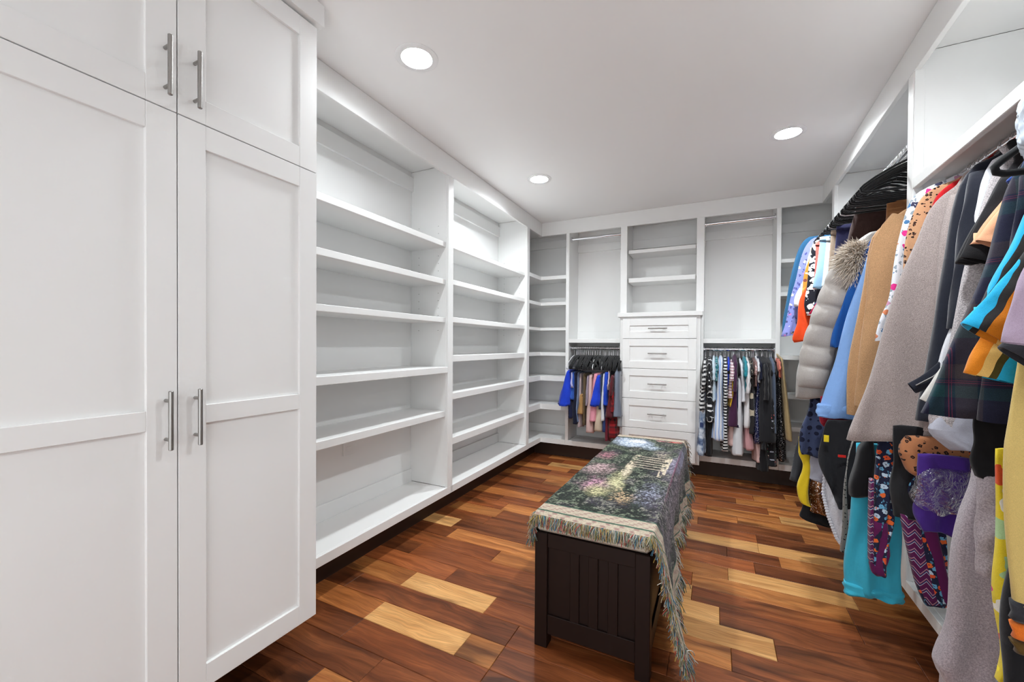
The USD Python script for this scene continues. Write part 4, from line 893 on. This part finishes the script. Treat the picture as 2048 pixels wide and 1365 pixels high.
# fur trim: locks of hair over a pad
def fur(center, rad, n, seed, c0, c1, L=.055):
    g = np.random.default_rng(seed); d = g.normal(size=(n, 3)); d /= np.linalg.norm(d, axis=1, keepdims=True)
    V, F, C = [], [], []
    for i in range(n):
        p = center + rad * d[i]; dr = d[i] + g.normal(size=3) * .35 + np.array([-.25, 0, -.55]); dr /= np.linalg.norm(dr)
        s = np.cross(dr, g.normal(size=3)); s /= np.linalg.norm(s); l = L * g.uniform(.6, 1.25); w = .0022
        k = len(V); m = p + dr * l * .55 + np.array([0, 0, -.004])
        V += [p - s * w, p + s * w, m + s * w * .8, m - s * w * .8, p + dr * l + np.array([0, 0, -.012])]
        F += [(k, k + 1, k + 2), (k, k + 2, k + 3), (k + 3, k + 2, k + 4)]
        a = np.array(c0) * g.uniform(.75, 1.15); b = np.array(c1) * g.uniform(.8, 1.1); mix = g.uniform(0, 1) ** 2
        C += [tuple(a * (1 - mix) + b * mix)] * 2 + [tuple(b * .6 + a * .4)] * 2 + [tuple(b)]
    return trimesh.Trimesh(np.array(V), np.array(F), process=False), np.array(C)
hc = np.array([.635 - R, -.07, 1.615 - h])
pad = trimesh.creation.icosphere(3, 1.0); pad.apply_scale([.062, .05, .10]); pad.apply_translation(hc)
hd = part('hood', loft([(1.79 - h, .70 - R, .78 - R, .03), (1.75 - h, .65 - R, .84 - R, .055), (1.67 - h, .61 - R, .86 - R, .06), (1.60 - h, .63 - R, .82 - R, .04)], 8, .004, n=36, rows=14, hem=False), 'f_puffer', o, True)
part('pad', pad, 'f_bone', hd, True)
fm, fc = fur(hc, np.array([.062, .05, .10]), 5200, 4, (.44, .30, .17), (.80, .74, .67))
part('fur_trim', fm, 'fur', hd, False, kind='stuff', color=fc, label='long beige and grey fur trim')
o, Y, R, h, lv = wear('royal', 'coat', 'deep royal blue wool coat between the quilted coat and the pale blue one', 'coat', 'f_royalcoat', .026)
o, Y, R, h, lv = wear('fleece', 'coat', 'pale blue fleece coat left of the camel coat', 'coat', 'f_fleece', .032, .010, .16)
part('hem_band', loft([(.062, lv[-1][1] - .004, .29, .036), (.052, lv[-1][1] - .010, .29, .039), (.0, lv[-1][1] - .012, .29, .038), (-.003, lv[-1][1] - .011, .29, .034)], 6, .008, .16, rows=8), 'f_fleece', o, True)
o, Y, R, h, lv = wear('camel', 'coat', 'camel brown wool coat in front of the white upright', 'coat', 'f_camel', .030, .010, .13, xb=1.0)
part('sleeve', sleeve([loc(p, R, h) for p in ((.745, -.025, 1.77), (.690, -.052, 1.66), (.672, -.058, 1.4), (.645, -.055, 1.15), (.63, -.048, .93))], [.055, .07, .066, .062, .058], [.02, .027, .026, .026, .024], 9, amp=.004), 'f_camel', o, True)

# nearer bay
wear('whfloral', 'blouse', 'white blouse with red, black and pink flowers at the white upright', 'blouse', 'p_whfloral', .018, .008, where='near')
wear('leopard', 'blouse', 'tan leopard print blouse behind the red one', 'blouse', 'p_leopard', .018, where='near')
wear('red', 'blouse', 'bright red blouse showing only its shoulder', 'blouse', 'f_red', .016, where='near')
o, Y, R, h, lv = wear('heather', 'coat', 'long heather grey wool coat, broadest garment on the right wall', 'coat', 'f_heather', .034, .010, .20, n=64, rows=34, where='near', xb=.985)
part('sleeve', sleeve([loc(p, R, h) for p in ((.80, -.02, 1.73), (.775, -.052, 1.60), (.765, -.066, 1.35), (.745, -.064, 1.1), (.735, -.052, .90))], [.06, .074, .072, .068, .066], [.02, .028, .028, .026, .025], 19, amp=.004), 'f_heather', o, True)
part('seam_flap', loft([(.52, -.150, -.143, .0375), (.02, -.175, -.168, .040)], 2, .0, n=12, rows=6, hem=False), 'f_heather', o, True)
o, Y, R, h, lv = wear('velvet', 'jacket', 'navy black velvet jacket with a zipped cuff pointing left', 'jacket', 'f_velvetnavy', .030, .009, .12, n=56, where='near', xb=.97)
part('sleeve', sleeve([loc(p, R, h) for p in ((.80, -.03, 1.78), (.785, -.052, 1.66), (.765, -.058, 1.45), (.745, -.058, 1.26))], [.045, .058, .056, .052], [.02, .027, .027, .025], 23), 'f_velvetnavy', o, True)
cf = part('cuff', sleeve([loc(p, R, h) for p in ((.735, -.06, 1.20), (.675, -.066, 1.115), (.606, -.07, 1.060))], [.026, .025, .020], [.012, .011, .009], 24, amp=.001), 'f_velvetnavy', o, True)
part('zipper', wire([loc(p, R, h) for p in ((.700, -.081, 1.155), (.655, -.083, 1.103), (.612, -.083, 1.071))], .0026, 6), 'nickel', cf, True, label='silver zipper')
o, Y, R, h, lv = wear('white', 'jacket', 'white denim jacket with a gold buttoned cuff', 'jacket', 'f_white', .020, .006, where='near', xb=.95)
cf = part('cuff', sleeve([loc(p, R, h) for p in ((.700, -.04, 1.16), (.668, -.05, 1.09), (.632, -.055, 1.018))], [.022, .026, .026], [.012, .012, .011], 25, amp=.001), 'f_cuffwhite', o, True)
part('button', cyl(loc((.652, -.066, 1.048), R, h), loc((.650, -.0715, 1.047), R, h), .0125, 20), 'gold_button', cf, 40, label='round gold button')
o, Y, R, h, lv = wear('sherpa', 'jacket', 'pale grey sherpa jacket between white jacket and black tee', 'jacket', 'f_sherpa', .026, .006, where='near', xb=.95)
part('hem_band', loft([(.125, lv[-5][1] + .004, .02, .026), (.06, lv[-4][1] - .004, .02, .030), (.03, lv[-3][1] - .002, .02, .030), (-.004, lv[-1][1], .02, .024)], 9, .005, n=40, rows=12), 'f_greypale', o, True, label='pale lavender white hem')
o, Y, R, h, lv = wear('blacktee', 'tee', 'black short sleeved tee with a square cuffed sleeve', 'shirt', 'f_blacktee', .022, .006, where='near', xb=.93)
part('sleeve', sleeve([loc(p, R, h) for p in ((.800, -.028, 1.70), (.768, -.036, 1.60), (.722, -.040, 1.462))], [.040, .052, .056], [.014, .018, .02], 27, amp=.002), 'f_blacktee', o, True)
o, Y, R, h, lv = wear('peach', 'tee', 'peach tee with an open short sleeve', 'shirt', 'f_peach', .020, .005, where='near', xb=.92)
part('sleeve', sleeve([loc(p, R, h) for p in ((.79, -.026, 1.63), (.757, -.036, 1.575), (.716, -.04, 1.502))], [.028, .036, .036], [.013, .017, .02], 29, amp=.001), 'f_peach', o, True)
wear('bluecol', 'shirt', 'cobalt blue shirt with a pointed collar behind the tartan coat', 'shirt', 'f_cobalt', .012, .003, where='near', xb=.90)
o, Y, R, h, lv = wear('plaid', 'coat', 'dark blue green tartan coat with thin red lines', 'coat', 'p_plaid', .030, .008, .16, n=60, rows=34, where='near', xb=.93)
part('sleeve', sleeve([loc(p, R, h) for p in ((.765, -.03, 1.66), (.757, -.05, 1.5), (.735, -.055, 1.3), (.705, -.055, 1.13), (.70, -.045, 1.0))], [.04, .052, .054, .054, .052], [.016, .022, .024, .024, .022], 31), 'p_plaid', o, True)
wear('blackunder', 'dress', 'black dress showing below the tartan coat', 'dress', 'f_black', .022, where='near', hanger=None, neck='up')
o, Y, R, h, lv = wear('print', 'shirt', 'cyan, orange and charcoal printed shirt with white stitched sleeves', 'shirt', 'p_print', .030, .006, where='near', xb=.90)
sl = part('sleeve', sleeve([loc(p, R, h) for p in ((.71, -.03, 1.44), (.66, -.05, 1.34), (.585, -.062, 1.225))], [.045, .058, .062], [.014, .02, .024], 33, amp=.002), 'p_print', o, True)
part('lower_hem', sleeve([loc(p, R, h) for p in ((.69, -.015, 1.30), (.64, -.02, 1.22), (.605, -.022, 1.125))], [.05, .052, .05], [.014, .02, .026], 34, amp=.002), 'p_print', o, True)
o, Y, R, h, lv = wear('yellow', 'dress', 'sand yellow dress with black leaf print and banded hem', 'dress', 'p_yellow', .022, .007, .14, n=56, rows=30, where='near', xb=.90)
for k, (a, b, m) in enumerate(((.0, -.05, 'f_charcoaltee'), (-.05, -.09, 'f_orangeband'), (-.09, -.12, 'f_oliveband'))):
    part('hem_stripe', loft([(a + .001, lv[-1][1] - .002, .09, .0225), (b, lv[-1][1] - .002 + .006 * k, .09, .0225)], 60, .007, .14, rows=5, hem=(k == 2)), m, o, True)
# lilac tee and the charcoal one under it, at the picture's edge
o = thing('tee', 'lilac tee at the right edge of the picture', 'shirt', GR['near'], (rodx(1.24) - .057, 1.24, 1.10)); R = rodx(1.24) - .057
part('body', loft([(.725, .037, .077, .010), (.705, -.01, .12, .014), (.60, -.06, .15, .02), (.45, -.12, .16, .022), (.33, -.172, .16, .024), (.05, -.19, .16, .024), (0, -.19, .16, .024)], 71, .006, n=44), 'f_lilac', o, True)
part('sleeve', sleeve([(-.15, -.028, .36), (-.185, -.036, .24), (-.212, -.038, .105)], [.04, .05, .05], [.014, .02, .024], 35, amp=.002), 'f_lilac', o, True)
hang('slim', (R + .057, 1.24, RZ['near']), 4, held('slim', 'lilac tee at the right edge of the picture'), HG['near'][1])
o = thing('tee', 'charcoal tee whose sleeve shows below the lilac one', 'shirt', GR['near'], (rodx(1.30) - .057, 1.30, 1.05)); R = rodx(1.30) - .057
part('body', loft([(.775, .037, .077, .010), (.755, -.01, .12, .014), (.64, -.04, .15, .02), (.50, -.06, .16, .02), (.38, -.09, .16, .022), (.05, -.10, .16, .022), (0, -.10, .16, .022)], 72, .006, n=44), 'f_charcoaltee', o, True)
part('sleeve', sleeve([(-.07, -.022, .32), (-.13, -.03, .22), (-.205, -.034, .125)], [.035, .045, .044], [.014, .02, .022], 36, amp=.002), 'f_charcoaltee', o, True)
hang('slim', (R + .057, 1.30, RZ['near']), -3, held('slim', 'charcoal tee whose sleeve shows below the lilac one'), HG['near'][1])

# the low rows
LO = dict(where='low', hanger=None, neck='up')
wear('longblack', 'dress', 'long slate black dress, farthest of the low row, sloping left', 'dress', 'f_slateblk', .03, .014, where='low', neck='up')
wear('mesh', 'dress', 'navy mesh dress with large dark dots and a plain hem band', 'dress', 'p_meshdot', .026, .010, where='low', neck='up')
wear('yellow2', 'cardigan', 'lemon yellow cardigan hanging low at the far end', 'cardigan', 'p_lemon', .022, .010, .07, **LO, xb=.478)
wear('whitelow', 'blouse', 'white lace edged blouse beside the lemon yellow cardigan', 'blouse', 'f_greypale', .022, .012, **LO)
wear('sequin', 'skirt', 'bronze sequin skirt below the white lace edged blouse', 'skirt', 'p_bronze', .022, .008, **LO)
wear('blackhem', 'dress', 'black dress hem lowest under the bronze sequin skirt', 'dress', 'f_black', .03, .014, **LO)
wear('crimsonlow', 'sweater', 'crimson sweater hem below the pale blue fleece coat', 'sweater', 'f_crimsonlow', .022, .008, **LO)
wear('blue2', 'top', 'small royal blue hem between lace and black top', 'top', 'f_bluelow', .018, .008, **LO)
o, Y, R, h, lv = wear('blacktop1', 'top', 'black draped top with red and yellow labels, hanging in a point', 'top', 'f_black2', .024, .014, .08, where='low', neck=.025)
for m, (x, y, z), (sx, sz) in (('f_red2', (.535, -.045, .688), (.030, .012)), ('p_lemon', (.475, -.045, .765), (.020, .032))):
    part('label', box(*[q for c, s in zip(loc((x, y, z), R, h), (sx / 2, .0015, sz / 2)) for q in (c - s, c + s)], .0005), m, o, label='small coloured cloth label')
o, Y, R, h, lv = wear('lace', 'dress', 'white crochet lace dress with a scalloped slanting hem', 'dress', 'f_lace', .020, .010, **LO)
sc = []
for k in range(34):
    f = k / 33; FL = RW['lace'][1]; q = np.linspace(0, 1, len(FL)); x = np.interp(f, q, [p[1] for p in FL]) - R; z = np.interp(f, q, [p[0] for p in FL]) - h
    sp = trimesh.creation.icosphere(1, .0085); sp.apply_scale([1, .45, 1]); sp.apply_translation([x, -.012, z]); sc.append(sp)
part('lace_edge', sc, 'f_lace', o, True, kind='stuff', label='scalloped lace edging')
wear('bwanimal', 'scarf', 'narrow black and ivory animal print scarf beside the turquoise skirt', 'scarf', 'p_bwanimal', .014, .008, where='low', hanger=None, neck='rod', xb=.53)
o, Y, R, h, lv = wear('turq', 'dress', 'turquoise jersey dress reaching almost to the floor', 'dress', 'f_turq', .034, .009, .11, n=64, rows=30, where='low', neck='up')
part('hem_band', loft([(.035, lv[-1][1] - .004, lv[-1][2] + .004, .036), (.0, lv[-1][1] - .005, lv[-1][2] + .005, .036), (-.004, lv[-1][1] - .004, lv[-1][2] + .004, .033)], 956, .009, .11, n=64, rows=5), 'f_turq', o, True)
wear('blackturq', 'top', 'black top hanging over the turquoise dress', 'top', 'f_black', .040, .006, **LO)
o, Y, R, h, lv = wear('scarf1', 'scarf', 'purple, orange and blue patterned scarf in front of the turquoise dress', 'scarf', 'p_scarf', .016, .012, .04, where='low', hanger=None, neck='rod')
part('border', loft([(z, a - .057, b - .057, t) for z, a, b, t in ((.20, -.252, -.20, .019), (.10, -.250, -.195, .021), (.0, -.244, -.20, .020), (-.012, -.235, -.21, .012))], 41, .008, .04, n=32, rows=10), 'f_purpleband', o, True, label='plain purple border')
part('border', loft([(z, a - .057, b - .057, t) for z, a, b, t in ((.36, -.255, -.243, .020), (.2, -.256, -.243, .021), (.05, -.254, -.240, .022))], 42, .002, n=18, rows=10), 'p_zigband', o, True, label='zigzag border')
wear('blackskirt', 'skirt', 'black velvet skirt between the two patterned scarves', 'skirt', 'f_black', .026, .010, where='low', neck='up')
wear('leopardtop', 'blouse', 'terracotta leopard spotted blouse with a rounded hem', 'blouse', 'p_leoblouse', .032, .008, .12, where='low', neck=False)
o, Y, R, h, lv = wear('purple', 'dress', 'violet dress in a clear plastic garment bag', 'dress', 'f_violet', .026, .012, .08, where='low', neck='up')
gb = thing('garment_bag', 'clear crinkled plastic bag over the violet dress', 'garment bag', None, (R, Y, h))
part('film', loft([(.22, -.20, -.05, .028), (.18, -.222, -.04, .040), (.12, -.232, -.04, .044), (.075, -.222, -.045, .041)], 77, .010, .05, n=48, rows=16, hem=False), 'film', gb, True)
o, Y, R, h, lv = wear('scarf2', 'scarf', 'long purple bordered flower print scarf in front of the white base', 'scarf', 'p_scarf', .020, .006, .07, where='low', hanger=None, neck='rod')
R2 = R; zz = [(z - h + .004, x - R - .005) for z, x in sorted(RW['scarf2'][1], reverse=True)]
part('border', loft([(z, x, x + .050, .023) for z, x in zz], 43, .003, n=24, rows=14), 'p_zigband', o, True, label='zigzag border')
part('border', loft([(z, x + .050, x + .094, .0235) for z, x in zz], 44, .003, n=24, rows=14), 'f_purpleband', o, True, label='plain purple border')
o, Y, R, h, lv = wear('robe', 'robe', 'long mauve grey plush robe nearly touching the floor', 'robe', 'f_robe', .045, .016, .16, n=64, rows=34, where='low', neck=False)
part('sleeve', sleeve([loc(p, R, h) for p in ((.715, -.045, .86), (.708, -.075, .76), (.700, -.082, .65), (.698, -.078, .56))], [.026, .034, .032, .024], [.022, .03, .028, .022], 45), 'f_robe', o, True)
wear('ylwfloral', 'dress', 'yellow dress with magenta and red flowers, narrow between robe and sand dress', 'dress', 'p_ylwfloral', .022, .012, .05, where='low', neck='up', xb=.71)
o = thing('dress', 'plain black dress at the lower right corner of the picture', 'dress', GR['low'], (rodx(1.36) - .057, 1.36, .22))
part('body', loft([(.62, -.05, .05, .014), (.56, -.15, .12, .024), (.3, -.185, .14, .028), (0, -.19, .14, .03)], 73, .012, n=44), 'f_black', o, True)
# plastic cover bunched round a hanger at the picture's edge
make_hanger('velvet_hanger', 'thick black velvet hanger under the white plastic cover at top right', 'velvet_black', HG['near'][1], w=.185, r=.0095, flat=1.0, at=(rodx(1.56), 1.56, RZ['near']))
o = thing('plastic_cover', 'translucent white plastic cover bunched around a black hanger at top right', 'plastic cover', None, (rodx(1.53), 1.53, RZ['near'] - .17))
pm = trimesh.creation.icosphere(5, 1.0); import meshkit
q = pm.vertices.copy(); nz = 1 - abs(2 * meshkit.fbm(q * np.array([2.6, 2.6, 1.6]) + 4, 4, 3) - 1)
pm.apply_scale([.070, .040, .135]); pm.vertices = pm.vertices * (.45 + .75 * nz)[:, None] + np.stack([-.075 - .35 * pm.vertices[:, 2] * 0 , 0 * q[:, 0], .075 + 0 * q[:, 0]], 1)
part('cover', pm, 'f_plasticwhite', o, True)
# empty velvet hangers on the farther high rod
for y, a in ((3.40, 5), (3.15, -6), (2.99, 8), (2.93, -3), (2.88, 4), (2.78, -7), (2.74, 2), (2.68, 6), (2.62, -4), (2.57, 3), (2.50, -5)):
    hang('velvet', (rodx(y), y, RZ['far']), a, 'empty velvet hanger on the high rod of the farther right bay', 'empty hangers on the farther right rod')
hang('white', (rodx(2.81), 2.81 + .03, RZ['far']), 5, 'white plastic hanger among black ones on the farther right rod', None)
hang('white', (rodx(3.02), 3.08, RZ['far']), -4, 'white plastic hanger left of the brown trousers', None)
# ------------------------------------------------------------------ the bench and its throw
BX0, BX1, BY0, BY1 = -.641, -.199, 1.511, 3.135
bt = thing('storage_bench', 'dark espresso wooden storage bench with a linen cushion', 'bench')
E_ = 'espresso'
for x, y in ((BX0, BY0), (BX1 - .052, BY0), (BX0, BY1 - .052), (BX1 - .052, BY1 - .052)):
    part('leg', box(x, x + .052, y, y + .052, 0, .456, .002), E_, bt)
for y, s in ((BY0, 1), (BY1, -1)):
    a = (y + .006, y + .030) if s > 0 else (y - .030, y - .006)
    part('rail', box(BX0 + .052, BX1 - .052, *a, .40, .455, .0015), E_, bt); part('rail', box(BX0 + .052, BX1 - .052, *a, .055, .132, .0015), E_, bt)
    b = (y + .016, y + .026) if s > 0 else (y - .026, y - .016)
    part('end_panel', box(BX0 + .05, BX1 - .05, *b, .12, .41, .0008), E_, bt)
    for x in (-.497, -.424, -.350):
        d = (y + .008, y + .018) if s > 0 else (y - .018, y - .008)
        part('slat', box(x, x + .036, *d, .131, .401, .0015), E_, bt)
for x, s in ((BX0, 1), (BX1, -1)):
    a = (x + .006, x + .030) if s > 0 else (x - .030, x - .006)
    part('rail', box(*a, BY0 + .052, BY1 - .052, .40, .455, .0015), E_, bt); part('rail', box(*a, BY0 + .052, BY1 - .052, .055, .132, .0015), E_, bt)
    b = (x + .014, x + .024) if s > 0 else (x - .024, x - .014)
    part('side_panel', box(*b, BY0 + .05, BY1 - .05, .12, .41, .0008), E_, bt)
cu = box(BX0 + .002, BX1 - .002, BY0 + .002, BY1 - .002, .458, .530, .012)
part('cushion', cu, 'linen', bt, 40, label='cream linen upholstered cushion top')

th_ = thing('throw', 'woven garden tapestry throw with coloured fringe draped over the bench', 'throw blanket')
TZ = .536
W, OL, OR = BX1 - BX0, .10, .40       # overhang left, right
nu, nv = 150, 420
uu = np.concatenate([np.linspace(-OL, 0, 24)[:-1], np.linspace(0, W, 112)[:-1], np.linspace(W, W + OR, 90)])
yy = np.linspace(BY0 + .004, BY1 + .015, nv)
U, Yg = np.meshgrid(uu, yy)
import meshkit
def drape(U, Yg):
    X = np.empty_like(U); Z = np.empty_like(U); r = .018
    top = (U >= 0) & (U <= W)
    X = np.where(top, BX0 + U, 0); Z = np.where(top, TZ, 0)
    f = (Yg - BY0) / (BY1 - BY0)
    # right hang: out from the edge, down, flaring and rippling
    s = np.clip(U - W, 0, None)
    near = np.exp(-((Yg - BY0) / .28) ** 2)
    full = OR * (.80 + .06 * np.sin(Yg * 5) + .20 * near - .10 * f)
    s2 = s / OR * full
    out = .012 + (.030 + .045 * near) * (s2 / .4) + .014 * np.sin(Yg * 17 + 1) * (s2 / .4) + .007 * np.sin(Yg * 41) * (s2 / .4)
    bend = np.clip(s2 / .05, 0, 1)
    X = np.where(U > W, BX1 + out * bend + .010 * bend, X); Z = np.where(U > W, TZ - np.maximum(s2 - .018, 0) - .006 * bend - .004 * bend, Z)
    sl = np.clip(-U, 0, None); bl = np.clip(sl / .04, 0, 1)
    X = np.where(U < 0, BX0 - .010 * bl - .006 * np.sin(Yg * 19) * bl, X); Z = np.where(U < 0, TZ - np.maximum(sl - .012, 0) - .006 * bl, Z)
    nzv = meshkit.fbm(np.stack([U * 5, Yg * 4, U * 0], -1), 3, 5) - .5
    Z = Z + np.where(top, .006 * nzv, 0); X = X + np.where(U > W, .02 * nzv * np.clip(s2 / .15, 0, 1), 0)
    Yo = Yg + .012 * np.sin(U * 9) * np.clip(f * 0 + s / OR, 0, 1) - .03 * near * np.clip(s2 / .4, 0, 1)
    # the near end slips over the cushion's edge
    e = np.clip((BY0 + .030 - Yg) / .028, 0, 1)
    Yo = Yo - .018 * e * top; Z = Z - .007 * e ** 1.6 * top
    ef = np.clip((Yg - (BY1 - .015)) / .03, 0, 1); Z = Z - .03 * ef * top
    return np.stack([X, Yo, Z], -1)
Pd = drape(U, Yg)
Vt_ = Pd.reshape(-1, 3)
nU = len(uu)
ii = np.arange(nv - 1)[:, None] * nU + np.arange(nU - 1)
ii = ii.ravel()
Fd = np.vstack([np.stack([ii, ii + 1, ii + nU + 1], 1), np.stack([ii, ii + nU + 1, ii + nU], 1)])
# woven picture: a generic leafy garden with a pool, a plank seat and flower banks
g = np.random.default_rng(21)
a, b = (U / W), (Yg - BY0) / (BY1 - BY0)
def fb(su, sv, seed, o=4): return meshkit.fbm(np.stack([a * su, b * sv, 0 * a + seed * 3.7], -1), o, seed)
C = np.zeros(U.shape + (3,)); C[:] = (.016, .022, .018)
n1, n2, n3, n4 = fb(7, 24, 1), fb(20, 70, 2), fb(5, 15, 3), fb(45, 150, 6, 3)
sp1, sp2 = g.random(U.shape), g.random(U.shape)
def lay(mask, col, C=C):
    m = np.clip(mask, 0, 1)[..., None]; C[:] = C * (1 - m) + np.array(col) * m
def blob(ua, vb, ru, rv, soft=1.25): return np.clip(soft - np.hypot((a - ua) / ru, (b - vb) / rv) + (n1 - .5) * 1.6 + (n2 - .5) * .8, 0, 1)
def dab(mask, col, dens): lay(((n4 + .35 * (sp1 - .5)) > 1 - dens) * mask, col)
lay((n1 - .50) * 5, (.042, .066, .042)); lay((n3 - .55) * 5, (.055, .048, .062)); dab(1.0, (.16, .185, .13), .46); dab(n3 > .52, (.22, .21, .18), .43); dab(n1 > .5, (.012, .012, .013), .45)
z = blob(.28, .27, .20, .07); lay(z * .5, (.20, .10, .13)); dab(z * .9, (.50, .28, .36), .52)
z = blob(.18, .43, .18, .07); lay(z * .5, (.30, .20, .20)); dab(z * .9, (.55, .40, .40), .50)
z = blob(.12, .60, .15, .06); lay(z * .5, (.22, .10, .12)); dab(z * .8, (.50, .20, .26), .50)
z = blob(.47, .33, .10, .09); lay(z * .75, (.42, .39, .22)); dab(z, (.62, .58, .36), .5)
z = blob(.36, .22, .13, .05); lay(z * .6, (.34, .33, .17)); dab(z * .8, (.55, .52, .30), .48)
z = blob(.52, .46, .05, .11); lay(z * .7, (.42, .35, .25)); dab(z, (.60, .52, .40), .5)
z = blob(.30, .86, .24, .065, 1.5); lay(z * .85, (.34, .41, .54)); dab(z, (.58, .62, .70), .52); lay(blob(.36, .885, .12, .028), (.72, .70, .70))
z = blob(.62, .80, .16, .04); lay(z * .6, (.22, .28, .34)); dab(z, (.46, .50, .56), .5)
z = blob(.90, .935, .10, .022); lay(z * .8, (.48, .06, .06)); dab(z, (.66, .20, .18), .5); z = blob(.70, .935, .10, .018); lay(z * .6, (.36, .12, .14)); dab(z, (.52, .30, .28), .5)
z = blob(1.0, .58, .10, .12); lay(z * .6, (.17, .15, .21)); dab(z, (.34, .32, .42), .48)
lay(blob(.86, .28, .16, .12) * .6, (.055, .05, .075)); dab(blob(.86, .26, .16, .10), (.30, .32, .40), .42); dab(blob(.62, .20, .12, .05), (.50, .36, .22), .5); dab(blob(.80, .66, .14, .10), (.44, .38, .30), .48)
lay(blob(1.25, .4, .22, .5) * .7, (.10, .075, .095)); dab(blob(1.25, .45, .3, .5), (.28, .23, .27), .45); lay(blob(1.10, .75, .08, .2) * .7, (.27, .26, .36)); lay(blob(1.05, .52, .025, .3) * .7, (.20, .05, .10))
for k in range(6):                                   # plank seat
    c = .49 + .028 * k + .03 * (1 - a); lay(((np.abs(b - c) < .0060) & (a > .50 + .012 * k) & (a < .90)) * np.clip(-.1 + 1.3 * n2 + .6 * (sp1 - .5), 0, 1), (.50, .42, .33)); lay(((np.abs(b - c - .014) < .006) & (a > .50 + .012 * k) & (a < .90)) * .7, (.02, .017, .016))
for ua in (.50, .90): lay(((np.abs(a - ua - .10 * (b - .55)) < .04) & (b > .42) & (b < .66)) * np.clip((fb(34, 34, 12) - .42) * 6, 0, 1), (.58, .49, .37))
C = C ** 1.08 * 1.15 * (.40 + 1.2 * sp2)[..., None]
# border band with green lines round the picture
def border(d):
    m = d < .105
    weave = .5 + .5 * np.sin(d * 260) * np.sin((U + Yg) * 120)
    Cb = np.array([.56, .47, .36]) * (.72 + .4 * g.random(U.shape))[..., None]
    Cb = np.where((weave > .72)[..., None], np.array([.36, .22, .19]), Cb)
    for q in (.101, .026): Cb = np.where((np.abs(d - q) < .0044)[..., None], np.array([.045, .115, .075]), Cb)
    C[:] = np.where(m[..., None], Cb, C)
border(np.minimum.reduce([Yg - yy[0], yy[-1] - Yg, (U + OL) + .03, (W + OR - U)]))
part('fabric', trimesh.Trimesh(Vt_, Fd, process=False), 'tapestry', th_, True, color=np.clip(C, .004, .9).reshape(-1, 3))
# underside, a thread's thickness below
from trimesh.geometry import weighted_vertex_normals
mm = trimesh.Trimesh(Vt_, Fd, process=False)
part('backing', trimesh.Trimesh(Vt_ - mm.vertex_normals * .0028, Fd[:, ::-1], process=False), 'tapestry', th_, True, color=np.tile([.30, .25, .19], (len(Vt_), 1)), label='paler woven underside')
# fringe along every edge
FC = [(.40, .33, .22), (.34, .27, .17), (.22, .30, .24), (.50, .42, .30), (.08, .20, .30), (.45, .10, .08), (.50, .34, .08), (.16, .20, .12), (.55, .52, .46)]
def fringe(P, D, n, L, seed, pale=0.0):
    """Threads hanging from the polyline P, first leaning along D."""
    r = np.random.default_rng(seed); V, F, Cc = [], [], []
    s = np.r_[0, np.cumsum(np.linalg.norm(np.diff(P, axis=0), axis=1))]
    for i in range(n):
        q = r.random() * s[-1]; p = np.array([np.interp(q, s, P[:, k]) for k in range(3)])
        d = np.array([np.interp(q, s, D[:, k]) for k in range(3)]) + r.normal(size=3) * .28; d /= np.linalg.norm(d)
        l = L * r.uniform(.6, 1.2); w = r.uniform(.0010, .0019); c = np.array(FC[r.integers(len(FC))]) if r.random() > pale else np.array([.60, .58, .54])
        c = c * r.uniform(.7, 1.2); k0 = len(V); tw = r.normal(size=3) * .25; q3 = p.copy()
        for k in range(6):
            sd = np.cross(d, [.3, .5, .8]); sd /= np.linalg.norm(sd); sd2 = np.cross(sd, d)
            for ang in (0, 2.1, 4.2): V.append(q3 + (math.cos(ang) * sd + math.sin(ang) * sd2) * w * (1.15 if k == 4 else 1)); Cc.append(c)
            if q3[2] < .006: d[2] = abs(d[2]) * .1
            q3 = q3 + d * l / 5; d = d + np.array([0, 0, -.42]) + tw * .35 + r.normal(size=3) * .12; d /= np.linalg.norm(d)
            q3[2] = max(q3[2], .004)
        for k in range(5):
            for e in range(3):
                A, B = k0 + k * 3 + e, k0 + k * 3 + (e + 1) % 3
                F += [(A, B, B + 3), (A, B + 3, A + 3)]
    return trimesh.Trimesh(np.array(V), np.array(F), process=False), np.array(Cc)
def edge(P, D, n, L, seed, pale=0.0):
    m, c = fringe(P, D, n, L, seed, pale); part('fringe', m, 'fringe', th_, True, kind='stuff', color=c, label='multicoloured fringe')
i0 = int(np.argmin(abs(uu + OL * .2)))
E1 = Pd[0, :]; edge(E1, np.tile([0, -.6, -.75], (len(E1), 1)), 2100, .043, 1)
E2 = Pd[:, -1]; edge(E2, np.tile([.35, 0, -.8], (len(E2), 1)), 1300, .060, 2, .25)
E3 = Pd[:, 0]; edge(E3, np.tile([-.5, 0, -.8], (len(E3), 1)), 1000, .060, 3)
E4 = Pd[-1, :]; edge(E4, np.tile([0, .7, -.5], (len(E4), 1)), 1000, .060, 4, .2)
